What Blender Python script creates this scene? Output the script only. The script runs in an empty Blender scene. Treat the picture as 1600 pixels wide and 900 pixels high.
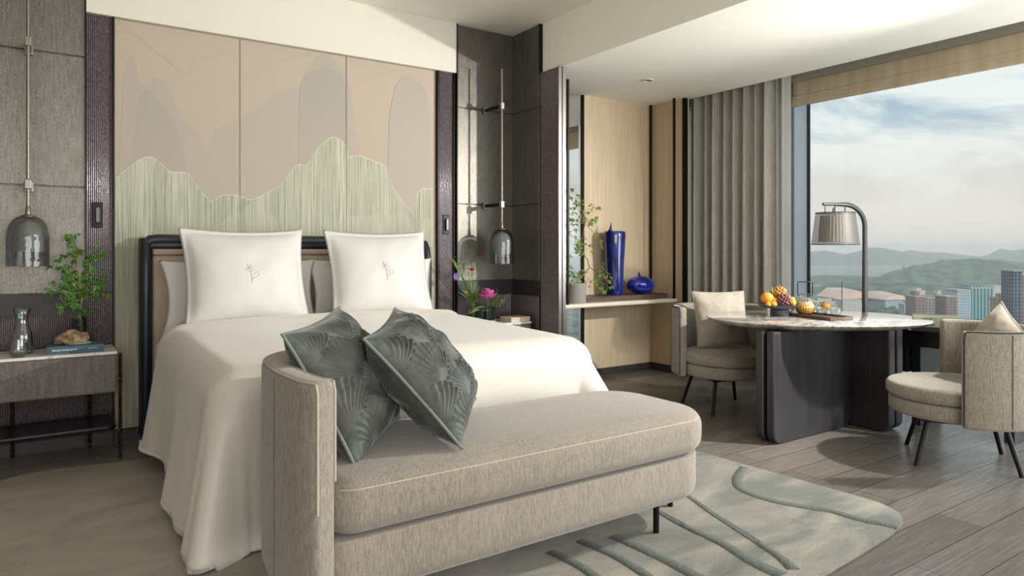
import bpy, bmesh, math, random
from mathutils import Vector, Matrix, noise
from math import pi, sin, cos, sqrt, atan2, hypot
random.seed(7)
SC = bpy.context.scene
COL = SC.collection

# ------------------------------------------------------------ camera, world, lights
F = 1072.0; HV = 390.0; EYE = 1.22; YAW = math.radians(34.1)
cam = bpy.data.objects.new('camera', bpy.data.cameras.new('camera')); COL.objects.link(cam)
cam.location = (0, 0, EYE); cam.rotation_euler = (pi / 2, 0, -YAW)
cam.data.sensor_width = 36; cam.data.lens = F / 1600 * 36
cam.data.shift_y = -(450 - HV) / 1600
cam.data.clip_start = .05; cam.data.clip_end = 60000
SC.camera = cam
SC.view_settings.view_transform = 'Standard'; SC.view_settings.look = 'None'
SC.view_settings.gamma = 1; SC.view_settings.use_curve_mapping = False
SC.view_settings.exposure = 0.36
try:
    SC.cycles.use_denoising = True
    SC.cycles.max_bounces = 10; SC.cycles.diffuse_bounces = 5; SC.cycles.transparent_max_bounces = 24
    SC.cycles.caustics_reflective = False; SC.cycles.caustics_refractive = False
    SC.cycles.sample_clamp_indirect = 6
except Exception: pass

world = bpy.data.worlds.new('sky'); SC.world = world; world.use_nodes = True
WN = world.node_tree; WN.nodes.clear()
def wn(t, **k):
    n = WN.nodes.new(t)
    for a, b in k.items(): setattr(n, a, b)
    return n
wo = wn('ShaderNodeOutputWorld'); wb = wn('ShaderNodeBackground'); WN.links.new(wb.outputs[0], wo.inputs[0])
wtc = wn('ShaderNodeTexCoord'); wsep = wn('ShaderNodeSeparateXYZ'); WN.links.new(wtc.outputs['Generated'], wsep.inputs[0])
wr = wn('ShaderNodeValToRGB'); WN.links.new(wsep.outputs[2], wr.inputs[0])
e = wr.color_ramp.elements
e[0].position = 0.0; e[0].color = (.80, .70, .63, 1)
e[1].position = .6; e[1].color = (.20, .36, .60, 1)
x = e.new(.10); x.color = (.74, .69, .65, 1)
x = e.new(.16); x.color = (.46, .55, .62, 1)
x = e.new(.26); x.color = (.26, .40, .52, 1)
wm = wn('ShaderNodeMapping'); wm.inputs['Scale'].default_value = (2.6, 2.6, 9.0); wm.inputs['Location'].default_value = (2.9, .4, 1.1)
WN.links.new(wtc.outputs['Generated'], wm.inputs[0])
wz = wn('ShaderNodeTexNoise'); wz.inputs['Scale'].default_value = 1.5; wz.inputs['Detail'].default_value = 8; wz.inputs['Roughness'].default_value = .6
wz.inputs['Distortion'].default_value = .5
WN.links.new(wm.outputs[0], wz.inputs[0])
wcr = wn('ShaderNodeValToRGB'); wcr.color_ramp.elements[0].position = .43; wcr.color_ramp.elements[1].position = .56
WN.links.new(wz.outputs[0], wcr.inputs[0])
wmix = wn('ShaderNodeMix', data_type='RGBA'); WN.links.new(wcr.outputs[0], wmix.inputs[0])
WN.links.new(wr.outputs[0], wmix.inputs[6])
wr2 = wn('ShaderNodeValToRGB'); WN.links.new(wsep.outputs[2], wr2.inputs[0]); wr2.color_ramp.elements[0].color = (.82, .72, .645, 1); wr2.color_ramp.elements[1].color = (.85, .85, .83, 1); wr2.color_ramp.elements[1].position = .17
WN.links.new(wr2.outputs[0], wmix.inputs[7])
WN.links.new(wmix.outputs[2], wb.inputs[0]); wb.inputs[1].default_value = .98

def light(name, kind, loc, energy, color, aim=None, **kw):
    l = bpy.data.lights.new(name, kind); l.energy = energy; l.color = color
    for a, b in kw.items(): setattr(l, a, b)
    o = bpy.data.objects.new(name, l); COL.objects.link(o); o.location = loc
    if aim is not None:
        o.rotation_euler = (Vector(aim) - Vector(loc)).to_track_quat('-Z', 'Y').to_euler()
    return o
# unseen strobe inside the room, by the out-of-frame part of the window wall
light('strobe', 'SPOT', (5.2, 1.0, 2.15), 540, (1, .97, .92), aim=(1.9, 4.4, .75), spot_size=math.radians(93), spot_blend=.85, shadow_soft_size=.04)
# daylight through the same window wall, towards the room
light('window_daylight', 'AREA', (5.68, -.75, 1.25), 180, (.96, .98, 1), aim=(1.2, .6, 2.35), shape='RECTANGLE', size=4.2, size_y=2.3)
# added fill light behind the camera, no window stands there
light('rear_fill', 'AREA', (.3, -3.0, 1.45), 128, (.99, .99, 1), aim=(.9, 4, .9), shape='RECTANGLE', size=4.2, size_y=2.2)
# sun over the city (from behind the hotel, the room shell keeps it out)
light('city_sun', 'SUN', (-10, -10, 30), 3.4, (1, .94, .85), aim=(40, 40, -25), angle=.01)

# ------------------------------------------------------------ helpers: materials
def S(h):
    h = h.lstrip('#'); r = []
    for i in (0, 2, 4):
        c = int(h[i:i + 2], 16) / 255
        r.append(c / 12.92 if c <= .04045 else ((c + .055) / 1.055) ** 2.4)
    return (r[0], r[1], r[2], 1)
class M:
    """small node helper around one Principled material"""
    def __init__(s, name, col='#888888', rough=.6, metal=0, **kw):
        s.m = bpy.data.materials.new(name); s.m.use_nodes = True; s.t = s.m.node_tree
        s.b = s.t.nodes['Principled BSDF']; s.out = s.t.nodes['Material Output']
        s.b.inputs['Base Color'].default_value = S(col) if isinstance(col, str) else col
        s.b.inputs['Roughness'].default_value = rough; s.b.inputs['Metallic'].default_value = metal
        for k, v in kw.items(): s.b.inputs[k.replace('_', ' ')].default_value = v
    def n(s, t, **kw):
        n = s.t.nodes.new(t)
        for k, v in kw.items(): setattr(n, k, v)
        return n
    def l(s, a, b): s.t.links.new(a, b)
    def coord(s, kind='Object', scale=(1, 1, 1), rot=(0, 0, 0), loc=(0, 0, 0)):
        if kind == 'World': o = s.n('ShaderNodeNewGeometry').outputs['Position']
        else: o = s.n('ShaderNodeTexCoord').outputs[kind]
        mp = s.n('ShaderNodeMapping'); mp.inputs['Scale'].default_value = scale; mp.inputs['Rotation'].default_value = rot; mp.inputs['Location'].default_value = loc
        s.l(o, mp.inputs[0]); return mp.outputs[0]
    def noise(s, vec, scale=5, detail=4, rough=.5, dist=0):
        n = s.n('ShaderNodeTexNoise'); n.inputs['Scale'].default_value = scale; n.inputs['Detail'].default_value = detail
        n.inputs['Roughness'].default_value = rough; n.inputs['Distortion'].default_value = dist
        s.l(vec, n.inputs[0]); return n.outputs[0]
    def ramp(s, fac, stops):
        r = s.n('ShaderNodeValToRGB'); el = r.color_ramp.elements
        while len(el) < len(stops): el.new(.5)
        for q, (p, c) in zip(el, stops):
            q.position = p; q.color = S(c) if isinstance(c, str) else c
        s.l(fac, r.inputs[0]); return r.outputs[0]
    def mix(s, fac, a, b, mode='MIX'):
        m = s.n('ShaderNodeMix', data_type='RGBA', blend_type=mode)
        for i, v in ((0, fac), (6, a), (7, b)):
            if hasattr(v, 'is_linked'): s.l(v, m.inputs[i])
            else: m.inputs[i].default_value = S(v) if isinstance(v, str) else v
        return m.outputs[2]
    def math(s, op, a, b=0.0):
        m = s.n('ShaderNodeMath', operation=op)
        for i, v in ((0, a), (1, b)):
            if hasattr(v, 'is_linked'): s.l(v, m.inputs[i])
            else: m.inputs[i].default_value = v
        return m.outputs[0]
    def color(s, o): s.l(o, s.b.inputs['Base Color']); return s
    def rough(s, o): s.l(o, s.b.inputs['Roughness']); return s
    def bump(s, h, st=.3, d=.01):
        b = s.n('ShaderNodeBump'); b.inputs['Strength'].default_value = st; b.inputs['Distance'].default_value = d
        s.l(h, b.inputs['Height']); s.l(b.outputs[0], s.b.inputs['Normal']); return s
def plain(name, col, rough=.5, metal=0, var=.12, scale=9, bump=.05, **kw):
    m = M(name, col, rough, metal, **kw); c = m.coord()
    n = m.noise(c, scale, 5)
    base = S(col) if isinstance(col, str) else col
    lo = tuple(v * (1 - var) for v in base[:3]) + (1,); hi = tuple(min(1, v * (1 + var)) for v in base[:3]) + (1,)
    m.color(m.ramp(n, [(.3, lo), (.7, hi)]))
    if bump: m.bump(m.noise(c, scale * 12, 3), bump, .004)
    return m.m
def weave(name, dark, light_, scale=220, st=.5, d=.003, rough=.92, stretch=(1, 1, 1), sheen=.25, warp=.5, rib=(1, 1, .12), w2=.35):
    m = M(name, light_, rough, Sheen_Weight=sheen)
    c = m.coord(scale=stretch)
    n1 = m.noise(c, scale, 2, .6)
    n2 = m.noise(m.coord(scale=rib), scale * warp, 2)
    n3 = m.noise(c, 6, 3)
    f = m.math('ADD', m.math('MULTIPLY', n1, 1 - w2), m.math('MULTIPLY', n2, w2))
    f = m.math('ADD', f, m.math('MULTIPLY', m.math('SUBTRACT', n3, .5), .12))
    m.color(m.ramp(f, [(.34, dark), (.62, light_)])); m.bump(f, st, d)
    return m.m
def glass_mat(name, col='#ffffff', rough=0.0, ior=1.45, bump=0, bscale=90, edge=None):
    """thin clear glass: mostly see-through, glossy towards grazing angles"""
    m = M(name); m.t.nodes.remove(m.b)
    tr = m.n('ShaderNodeBsdfTransparent'); tr.inputs[0].default_value = S(col)
    gl = m.n('ShaderNodeBsdfGlossy'); gl.inputs['Roughness'].default_value = rough
    lw = m.n('ShaderNodeLayerWeight'); lw.inputs[0].default_value = .5
    f0 = ((ior - 1) / (ior + 1)) ** 2
    fac = m.math('ADD', m.math('MULTIPLY', m.math('POWER', lw.outputs['Facing'], 4.0), .75), f0)
    if edge: m.l(m.mix(m.math('POWER', lw.outputs['Facing'], 2.2), col, edge), tr.inputs[0])
    if bump:
        b = m.n('ShaderNodeBump'); b.inputs['Strength'].default_value = bump; b.inputs['Distance'].default_value = .01
        v = m.n('ShaderNodeTexVoronoi'); v.inputs['Scale'].default_value = bscale; m.l(m.coord(), v.inputs[0]); m.l(v.outputs[0], b.inputs['Height'])
        m.l(b.outputs[0], gl.inputs['Normal']); m.l(b.outputs[0], lw.inputs['Normal'])
    mx = m.n('ShaderNodeMixShader'); m.l(fac, mx.inputs[0]); m.l(tr.outputs[0], mx.inputs[1]); m.l(gl.outputs[0], mx.inputs[2])
    m.l(mx.outputs[0], m.out.inputs[0]); return m.m

# ------------------------------------------------------------ helpers: objects
def link(o, parent=None):
    COL.objects.link(o)
    if parent is not None: o.parent = parent
    return o
def tag(o, label=None, cat=None, group=None, kind=None):
    if label: o['label'] = label
    if cat: o['category'] = cat
    if group: o['group'] = group
    if kind: o['kind'] = kind
    return o
def thing(name, label, cat, loc=(0, 0, 0), rz=0, group=None):
    o = bpy.data.objects.new(name, None); o.empty_display_size = .05; link(o); o.location = loc; o.rotation_euler = (0, 0, rz)
    return tag(o, label, cat, group)
def dup(root, label=None, group=None):
    r = root.copy(); COL.objects.link(r)
    if label: r['label'] = label
    if group: r['group'] = group
    for ch in list(root.children):
        c = ch.copy(); COL.objects.link(c); c.parent = r
        for g in list(ch.children):
            d = g.copy(); COL.objects.link(d); d.parent = c
    return r
class B:
    """collects shapes in one bmesh, then links them as ONE object"""
    def __init__(s): s.bm = bmesh.new()
    def V(s, p): return s.bm.verts.new(p)
    def face(s, vs):
        try: return s.bm.faces.new(vs)
        except ValueError: return None
    def box(s, x0, x1, y0, y1, z0, z1, bev=0, seg=2):
        t = bmesh.new(); bmesh.ops.create_cube(t, size=1)
        for v in t.verts: v.co = Vector(((x0 + x1) / 2 + v.co.x * (x1 - x0), (y0 + y1) / 2 + v.co.y * (y1 - y0), (z0 + z1) / 2 + v.co.z * (z1 - z0)))
        if bev: bmesh.ops.bevel(t, geom=list(t.edges), offset=bev, segments=seg, profile=.5, affect='EDGES')
        s.merge(t); return s
    def merge(s, t, mat=None):
        if mat is not None: t.transform(mat)
        me = bpy.data.meshes.new('tmp'); t.to_mesh(me); t.free(); s.bm.from_mesh(me); bpy.data.meshes.remove(me)
    def rings(s, rings, close=True, cap0=True, cap1=True):
        vr = [[s.V(p) for p in r] for r in rings]; n = len(vr[0])
        for a, b in zip(vr, vr[1:]):
            for i in range(n if close else n - 1):
                s.face((a[i], a[(i + 1) % n], b[(i + 1) % n], b[i]))
        if cap0: s.face(list(reversed(vr[0])))
        if cap1: s.face(vr[-1])
        return s
    def tube(s, pts, r, n=8, cap=True):
        pts = [Vector(p) for p in pts]; R = r if isinstance(r, (list, tuple)) else [r] * len(pts)
        rings = []; up = None
        for i, p in enumerate(pts):
            d = (pts[min(i + 1, len(pts) - 1)] - pts[max(i - 1, 0)]).normalized()
            if up is None:
                up = Vector((0, 0, 1)) if abs(d.z) < .9 else Vector((0, 1, 0))
            a = d.cross(up); a = a.normalized() if a.length > 1e-5 else Vector((1, 0, 0)); b = a.cross(d).normalized(); up = b
            rings.append([p + (a * cos(2 * pi * k / n) + b * sin(2 * pi * k / n)) * R[i] for k in range(n)])
        s.rings(rings, True, cap, cap); return s
    def lathe(s, prof, n=32, c=(0, 0, 0), sx=1, sy=1, cap0=False, cap1=False, flute=0, fn=0):
        rings = []
        for r, z in prof:
            rings.append([(c[0] + sx * r * (1 + flute * cos(fn * 2 * pi * k / n)) * cos(2 * pi * k / n), c[1] + sy * r * (1 + flute * cos(fn * 2 * pi * k / n)) * sin(2 * pi * k / n), c[2] + z) for k in range(n)])
        s.rings(rings, True, cap0, cap1); return s
    def slab(s, out, levels, cap0=True, cap1=True):
        """out = CCW outline; levels = (inset, z) or ('s', scale, z)"""
        n = len(out); nor = []
        for i in range(n):
            a = Vector(out[i - 1]); b = Vector(out[(i + 1) % n]); d = (b - a).normalized(); nor.append(Vector((d.y, -d.x)))
        cx = sum(p[0] for p in out) / n; cy = sum(p[1] for p in out) / n
        rings = []
        for L in levels:
            if L[0] == 's': rings.append([(cx + (p[0] - cx) * L[1], cy + (p[1] - cy) * L[1], L[2]) for p in out])
            else: rings.append([(p[0] - q.x * L[0], p[1] - q.y * L[0], L[1]) for p, q in zip(out, nor)])
        s.rings(rings, True, cap0, cap1); return s
    def wall(s, path, th, zb, zt, bev=.02, seg=4, endr=None):
        """upholstered wall of thickness th swept along a 2D path; zb / zt numbers or functions of t"""
        P = [Vector(p) for p in path]; N = len(P); fb = zb if callable(zb) else (lambda t: zb); ft = zt if callable(zt) else (lambda t: zt)
        endr = bev if endr is None else endr
        def sec(t, ins):
            h = th / 2 - ins; b = min(bev, h * .98); z0 = fb(t) + ins; z1 = ft(t) - ins; r = []
            for (cx, cz, a0) in ((h - b, z1 - b, 0), (-h + b, z1 - b, 90), (-h + b, z0 + b, 180), (h - b, z0 + b, 270)):
                for k in range(seg + 1):
                    a = math.radians(a0 + 90 * k / seg); r.append((cx + b * cos(a), cz + b * sin(a)))
            return r
        rings = []
        def add(p, d, t, ins):
            nx, ny = d.y, -d.x
            rings.append([(p.x + nx * o, p.y + ny * o, z) for o, z in sec(t, ins)])
        d0 = (P[1] - P[0]).normalized(); d1 = (P[-1] - P[-2]).normalized()
        for k in range(4): a = pi / 2 * k / 4; add(P[0] - d0 * endr * (cos(a) - 0), d0, 0, endr * (1 - sin(a)) * .9)
        for i in range(N):
            d = (P[min(i + 1, N - 1)] - P[max(i - 1, 0)]).normalized(); add(P[i], d, i / (N - 1), 0)
        for k in range(1, 5): a = pi / 2 * k / 4; add(P[-1] + d1 * endr * sin(a), d1, 1, endr * (1 - cos(a)) * .9)
        s.rings(rings); return s
    def grid(s, f, nu, nv, closeu=False):
        V = [[s.V(f(i / nu, j / nv)) for i in range(nu + (0 if closeu else 1))] for j in range(nv + 1)]
        m = len(V[0])
        for j in range(nv):
            for i in range(m if closeu else m - 1):
                s.face((V[j][i], V[j][(i + 1) % m], V[j + 1][(i + 1) % m], V[j + 1][i]))
        return V
    def ball(s, c, r, sub=2, sc=(1, 1, 1), f=None):
        t = bmesh.new(); bmesh.ops.create_icosphere(t, subdivisions=sub, radius=1)
        for v in t.verts:
            k = f(v.co) if f else 1
            v.co = Vector((c[0] + v.co.x * r * sc[0] * k, c[1] + v.co.y * r * sc[1] * k, c[2] + v.co.z * r * sc[2] * k))
        s.merge(t); return s
    def build(s, name, mat=None, parent=None, smooth=True, loc=None, norm=True, ang=40):
        if norm: bmesh.ops.recalc_face_normals(s.bm, faces=s.bm.faces)
        me = bpy.data.meshes.new(name); s.bm.to_mesh(me); s.bm.free()
        if mat is not None: me.materials.append(mat)
        if smooth:
            for p in me.polygons: p.use_smooth = True
            try: me.set_sharp_from_angle(angle=math.radians(ang))
            except Exception: pass
        o = bpy.data.objects.new(name, me); link(o, parent)
        if loc is not None: o.location = loc
        return o
def recentre(o, base=True):
    """put a one-mesh thing's origin at its base centre"""
    me = o.data; xs = [v.co for v in me.vertices]
    lo = Vector((min(v.x for v in xs), min(v.y for v in xs), min(v.z for v in xs))); hi = Vector((max(v.x for v in xs), max(v.y for v in xs), max(v.z for v in xs)))
    c = Vector(((lo.x + hi.x) / 2, (lo.y + hi.y) / 2, lo.z)); me.transform(Matrix.Translation(-c)); o.location = o.location + c; return o
def rrect(x0, y0, x1, y1, r, n=6):
    R = r if isinstance(r, (list, tuple)) else [r] * 4   # SW SE NE NW
    o = []
    for (cx, cy, a0, q) in ((x0 + R[0], y0 + R[0], 180, R[0]), (x1 - R[1], y0 + R[1], 270, R[1]), (x1 - R[2], y1 - R[2], 0, R[2]), (x0 + R[3], y1 - R[3], 90, R[3])):
        for k in range(n + 1):
            a = math.radians(a0 + 90 * k / n); o.append((cx + q * cos(a), cy + q * sin(a)))
    return o
def struct(name, b, mat, parent=None, smooth=False, **k):
    o = b.build(name, mat, parent, smooth=smooth, **k)
    if parent is None: o['kind'] = 'structure'
    return o
def text(body, size, mat, parent, loc, rot, depth=.0006, align='LEFT', name='lettering'):
    c = bpy.data.curves.new(name, 'FONT'); c.body = body; c.size = size; c.offset = size * .018; c.extrude = depth; c.align_x = align; c.align_y = 'CENTER'
    o = bpy.data.objects.new(name, c); COL.objects.link(o)
    bpy.context.view_layer.update()
    me = bpy.data.meshes.new_from_object(o.evaluated_get(bpy.context.evaluated_depsgraph_get()))
    COL.objects.unlink(o); bpy.data.objects.remove(o)
    me.materials.clear(); me.materials.append(mat)
    q = bpy.data.objects.new(name, me); link(q, parent); q.location = loc; q.rotation_euler = rot; return q
def lerp(a, b, t): return a + (b - a) * t
def interp(pts, x):
    if x <= pts[0][0]: return pts[0][1]
    for (x0, y0), (x1, y1) in zip(pts, pts[1:]):
        if x <= x1: return lerp(y0, y1, (x - x0) / max(1e-9, x1 - x0))
    return pts[-1][1]
# ------------------------------------------------------------ measured places: photo pixel -> point in the room
FW = Vector((sin(YAW), cos(YAW), 0)); RT = Vector((cos(YAW), -sin(YAW), 0))
def ray(u, v): return FW + RT * ((u - 800) / F) + Vector((0, 0, (HV - v) / F))
def on_y(u, v, y): d = ray(u, v); t = y / d.y; return Vector((0, 0, EYE)) + d * t
def on_z(u, v, z): d = ray(u, v); t = (z - EYE) / d.z; return Vector((0, 0, EYE)) + d * t
def at_d(u, v, t): return Vector((0, 0, EYE)) + ray(u, v) * t

# ------------------------------------------------------------ materials of the room
floor_m = M('oak_plank_floor', '#6d645c', .34); c = floor_m.coord('World')
br = floor_m.n('ShaderNodeTexBrick'); floor_m.l(c, br.inputs[0]); br.offset = .37
for k, v in (('Scale', 1), ('Mortar Size', .0022), ('Mortar Smooth', .1), ('Bias', 0), ('Brick Width', 1.7), ('Row Height', .19)): br.inputs[k].default_value = v
br.inputs['Color1'].default_value = S('#8a837c'); br.inputs['Color2'].default_value = S('#716a63'); br.inputs['Mortar'].default_value = S('#2c2723')
gr = floor_m.noise(floor_m.coord('World', (1.1, 26, 1)), 3.2, 8, .65, .6)
gcol = floor_m.ramp(gr, [(.3, (.55, .55, .55, 1)), (.68, (1.12, 1.11, 1.1, 1))])
floor_m.color(floor_m.mix(1.0, br.outputs[0], gcol, 'MULTIPLY'))
floor_m.rough(floor_m.ramp(gr, [(.3, (.36, .36, .36, 1)), (.7, (.22, .22, .22, 1))]))
hb = floor_m.math('SUBTRACT', floor_m.math('MULTIPLY', gr, .35), floor_m.math('MULTIPLY', br.outputs['Fac'], 1.0))
floor_m.bump(hb, .35, .004)
FLOOR = floor_m.m
CEIL = plain('ceiling_paint', '#f4f0e6', .8, var=.01, scale=3, bump=.02)
PAINT = plain('wall_paint', '#d6d1c4', .85, var=.015, scale=3, bump=.02)
def wood(name, dark, lite, rough=.5, axis=(14, 14, .7), sc=3, bump=.15, cath=True):
    m = M(name, lite, rough); cc = m.coord('World', axis)
    n = m.noise(cc, sc, 8, .6, .8)
    n2 = m.noise(m.coord('World', tuple(a * .25 for a in axis)), 3, 3, .5, 1.5)
    f = m.math('ADD', m.math('MULTIPLY', n, .62), m.math('MULTIPLY', n2, .38))
    m.color(m.ramp(f, [(.36, dark), (.6, lite)])); m.bump(n, bump, .002); return m.m
OAK = wood('pale_oak_veneer', '#bba88b', '#cbb89a', .45)
DARKPANEL = weave('grey_textured_wallcovering', '#5b5851', '#837f77', 260, .6, .003, .42, (1, 1, .25), .1, .3)
DARKPANEL.node_tree.nodes['Principled BSDF'].inputs['Metallic'].default_value = .88
BRONZE = plain('dark_bronze', '#2b2622', .35, .85, .1, 20, .02)
BLACKM = plain('black_metal', '#1c1b1b', .42, .7, .1, 20, .02)
GREYM = plain('grey_lacquer_metal', '#5b5a58', .4, .6, .05, 20, .01)
ALU = plain('light_blue_grey_aluminium', '#a9b4bd', .38, .35, .03, 10, .01)
ALUD = plain('dark_grey_aluminium', '#55595c', .4, .4, .03, 10, .01)
REED = M('plum_reeded_gloss', '#3c3134', .22, .15, Coat_Weight=.6, Coat_Roughness=.12)
cc = REED.coord('World', (1, 1, 1)); wv = REED.noise(REED.coord('World', (60, 60, 260)), 1.2, 2)
REED.color(REED.ramp(wv, [(.35, '#3a3034'), (.7, '#75666a')])); REED = REED.m
MIRROR = M('mirror_silver', '#dfe3e2', .015, 1.0).m
BASEB = plain('dark_baseboard', '#35302c', .5)
PANE = glass_mat('window_glass', '#f4f8f8', 0, 1.3)

# ------------------------------------------------------------ room shell
XW = 5.8; YB = 5.05; ZH = 3.1; ZL = 2.69
struct('floor', B().box(-2.4, 5.9, -3.2, 5.2, -.12, 0), FLOOR)
struct('wall_back', B().box(-2.4, 5.9, YB, YB + .15, 0, 3.3), PAINT)
struct('wall_left', B().box(-2.55, -2.4, -3.2, 5.2, -.12, 3.3), plain('taupe_wall', '#a2998d', .8, var=.03, scale=3))
struct('wall_rear', B().box(-2.55, 5.9, -3.35, -3.2, -.12, 3.3), PAINT)
struct('ceiling', B().box(-2.4, 5.9, -3.2, 5.2, ZH, 3.3), CEIL)
struct('trim_1', B().box(3.42, 5.2, -3.2, YB, ZL, ZH), CEIL)                 # dropped ceiling towards the window
struct('trim_2', B().box(.198, 2.82, 4.985, YB, ZL, ZH), PAINT)              # white band over the mural
struct('trim_3', B().box(5.6, 5.9, -3.2, YB, 2.72, ZH), plain('grey_header_paint', '#8f8b82', .7, var=.02))
# dark panels: left of the bed and in the niche right of it
def panels(b, x0, x1, y0, y1, zs):
    for z0, z1 in zip(zs, zs[1:]): b.box(x0, x1, y0, y1, z0 + .004, z1 - .004, .002, 1)
ZS = [.955, 1.603, 2.41, 3.1]
b = B(); panels(b, -1.2, .192, 5.0, YB, ZS); b.box(-1.2, .19, 5.02, YB, .955, 3.1); struct('trim_4', b, DARKPANEL)
b = B(); panels(b, 2.826, 3.405, 5.0, YB, ZS); b.box(2.83, 3.405, 5.02, YB, .955, 3.1); struct('trim_5', b, DARKPANEL)
b = B(); panels(b, 3.39, 3.42, 4.602, 5.0, ZS); b.box(3.40, 3.42, 4.605, 5.0, .955, 3.1); struct('trim_6', b, DARKPANEL)
b = B().box(2.819, 2.827, 4.975, YB, .0, 3.1).box(.191, .199, 4.985, YB, 0, 3.1).box(3.385, 3.42, 4.595, 4.603, 2.69, 3.1)
struct('trim_7', b, BRONZE)
b = B().box(-1.2, .192, 4.99, YB, .83, .955).box(2.826, 3.40, 4.99, YB, .83, .955).box(3.385, 3.41, 4.602, 5.0, .83, .955)
struct('trim_8', b, plain('dark_band', '#2a2829', .5))
# the fin wall right of the niche
struct('wall_fin', B().box(3.41, 3.445, 4.34, YB, 0, ZL), BRONZE)
struct('trim_9', B().box(3.385, 3.415, 4.332, 4.345, 0, ZL).box(3.42, 3.45, 4.325, 4.345, 0, ZL), plain('brushed_steel_edge', '#8b8380', .3, .8, .04))
def reeds(b, p0, p1, nrm, z0, z1, w=.011, amp=.0035):
    p0 = Vector(p0); p1 = Vector(p1); L = (p1 - p0).length; n = max(2, int(L / w)); d = (p1 - p0) / n
    pts = []
    for i in range(n):
        for k in range(5):
            t = k / 5; pts.append(p0 + d * (i + t) + Vector(nrm) * amp * sin(pi * t))
    pts.append(p1)
    b.rings([[(p.x, p.y, z0) for p in pts], [(p.x, p.y, z1) for p in pts]], close=False, cap0=False, cap1=False)
b = B(); reeds(b, (-1.2, 5.03), (.192, 5.03), (0, -1), .07, .83); reeds(b, (2.826, 5.03), (3.40, 5.03), (0, -1), .07, .83); reeds(b, (3.405, 4.62), (3.405, 5.03), (-1, 0), .07, .83)
struct('trim_10', b, REED, smooth=True)
b = B(); reeds(b, (.199, 5.02), (.342, 5.02), (0, -1), .07, ZL); struct('trim_11', b, REED, smooth=True)
b = B(); reeds(b, (2.665, 5.02), (2.80, 5.02), (0, -1), .07, ZL); struct('trim_12', b, REED, smooth=True)
b = B(); reeds(b, (3.40, 4.345), (3.40, 4.595), (-1, 0), 0.02, ZL); struct('trim_13', b, REED, smooth=True)
struct('trim_14', B().box(.342, .35, 5.0, YB, 0, ZL).box(2.65, 2.665, 5.0, YB, 0, ZL).box(2.80, 2.82, 5.0, YB, 0, ZL), BLACKM)
# pale oak at the right
b = B(); b.box(4.222, 5.13, 5.02, YB, .07, .698).box(4.222, 5.13, 5.02, YB, .704, ZL); struct('trim_15', b, OAK)
b = B(); b.box(5.12, 5.2, 4.59, 5.02, .07, .698).box(5.12, 5.2, 4.59, 5.02, .704, ZL); struct('trim_16', b, OAK)
struct('trim_17', B().box(5.105, 5.15, 4.56, 4.59, 0, ZL).box(4.207, 4.222, 5.01, YB, .07, ZL), BLACKM)
struct('baseboard_back', B().box(3.445, 5.12, 5.005, YB, 0, .072).box(-1.2, 3.40, 5.005, YB, 0, .072), BASEB)
struct('baseboard_right', B().box(5.105, 5.2, 4.59, 5.005, 0, .072), BASEB)
mir = B().box(3.446, 4.206, 5.03, YB, .075, ZL).build('wall_mirror', MIRROR, smooth=False); recentre(mir)
tag(mir, 'tall narrow wall mirror beside the pale oak panel, reflecting the bright window', 'mirror')
# window wall: mullions, sill, panes
b = B().box(5.50, 5.58, 3.70, 3.80, 0, ZH).box(5.50, 5.58, -1.72, -1.64, 0, ZH); struct('trim_18', b, ALUD)
win = B().box(5.58, 5.78, 3.70, 3.78, 0, 2.7).box(5.58, 5.78, -1.72, -1.64, 0, 2.7).box(5.7, 5.82, -3.2, 5.05, 0, .06); win = struct('window_1', win, ALU)
o = B().box(5.78, 5.815, 3.69, 3.79, 0, 2.7).build('gasket', BLACKM, win, smooth=False)
o = B().box(5.80, 5.806, -3.2, 3.70, .05, 2.7).build('pane', PANE, win, smooth=False)
o = B().box(5.80, 5.806, 3.79, 5.05, .05, 2.7).build('pane', PANE, win, smooth=False)
dl = on_z(1012, 125, ZL)
t = thing('downlight', 'small round recessed spotlight in the dropped ceiling over the oak wall', 'light', (dl.x, dl.y, ZL))
B().lathe([(.048, -.001), (.048, -.006), (.034, -.006), (.032, 0.0)], 28, cap0=False).build('rim', plain('white_rim', '#d8d2c4', .5), t)
B().lathe([(.033, -.002), (.001, -.002)], 20).build('lens', plain('dark_lens', '#2b2723', .3), t)

# ------------------------------------------------------------ outside: hazy city and hills
GZ = -110.0
HILL = M('wooded_hillside', '#4b6350', .95); cc = HILL.coord('World', (1, 1, 2))
HILL.color(HILL.ramp(HILL.noise(cc, .03, 8, .75), [(.38, '#1d3129'), (.62, '#556a58')])); HILL = HILL.m
GRD = M('city_ground', '#6f7568', .95); cc = GRD.coord('World')
GRD.color(GRD.ramp(GRD.noise(cc, .03, 6, .8), [(.35, '#3c4d3e'), (.5, '#6c746a'), (.68, '#aaa69c')])); GRD = GRD.m
def polar(uv, d, g=True):
    p = at_d(uv, HV, d); return p
def ridge(name, label, pts, d, depth, rough=.06, base=GZ):
    b = B(); u0 = pts[0][0]; u1 = pts[-1][0]; NU = int((u1 - u0) / 2); NV = 26
    def f(s, t):
        u = lerp(u0, u1, s); v = interp(pts, u); dd = d + (t - .5) * depth
        top = EYE + (HV - v) / F * d; h = (top - base) * (sin(pi * min(1, t * 1.0)) ** .9)
        p = at_d(u, HV, dd); q = noise.noise(Vector((p.x, p.y, 0)) * (9 / d) * 6) + .5 * noise.noise(Vector((p.x, p.y, 3)) * (25 / d) * 6)
        return (p.x, p.y, base - 2 + h * (1 + rough * q * .5) + (1.2 * d / 1000 * noise.noise(Vector((p.x, p.y, 7)) * .055 * 2000 / d) if d < 3500 else 0))
    b.grid(f, NU, NV); o = b.build(name, HILL, smooth=True, ang=180); recentre(o); return tag(o, label, 'hill')
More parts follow.
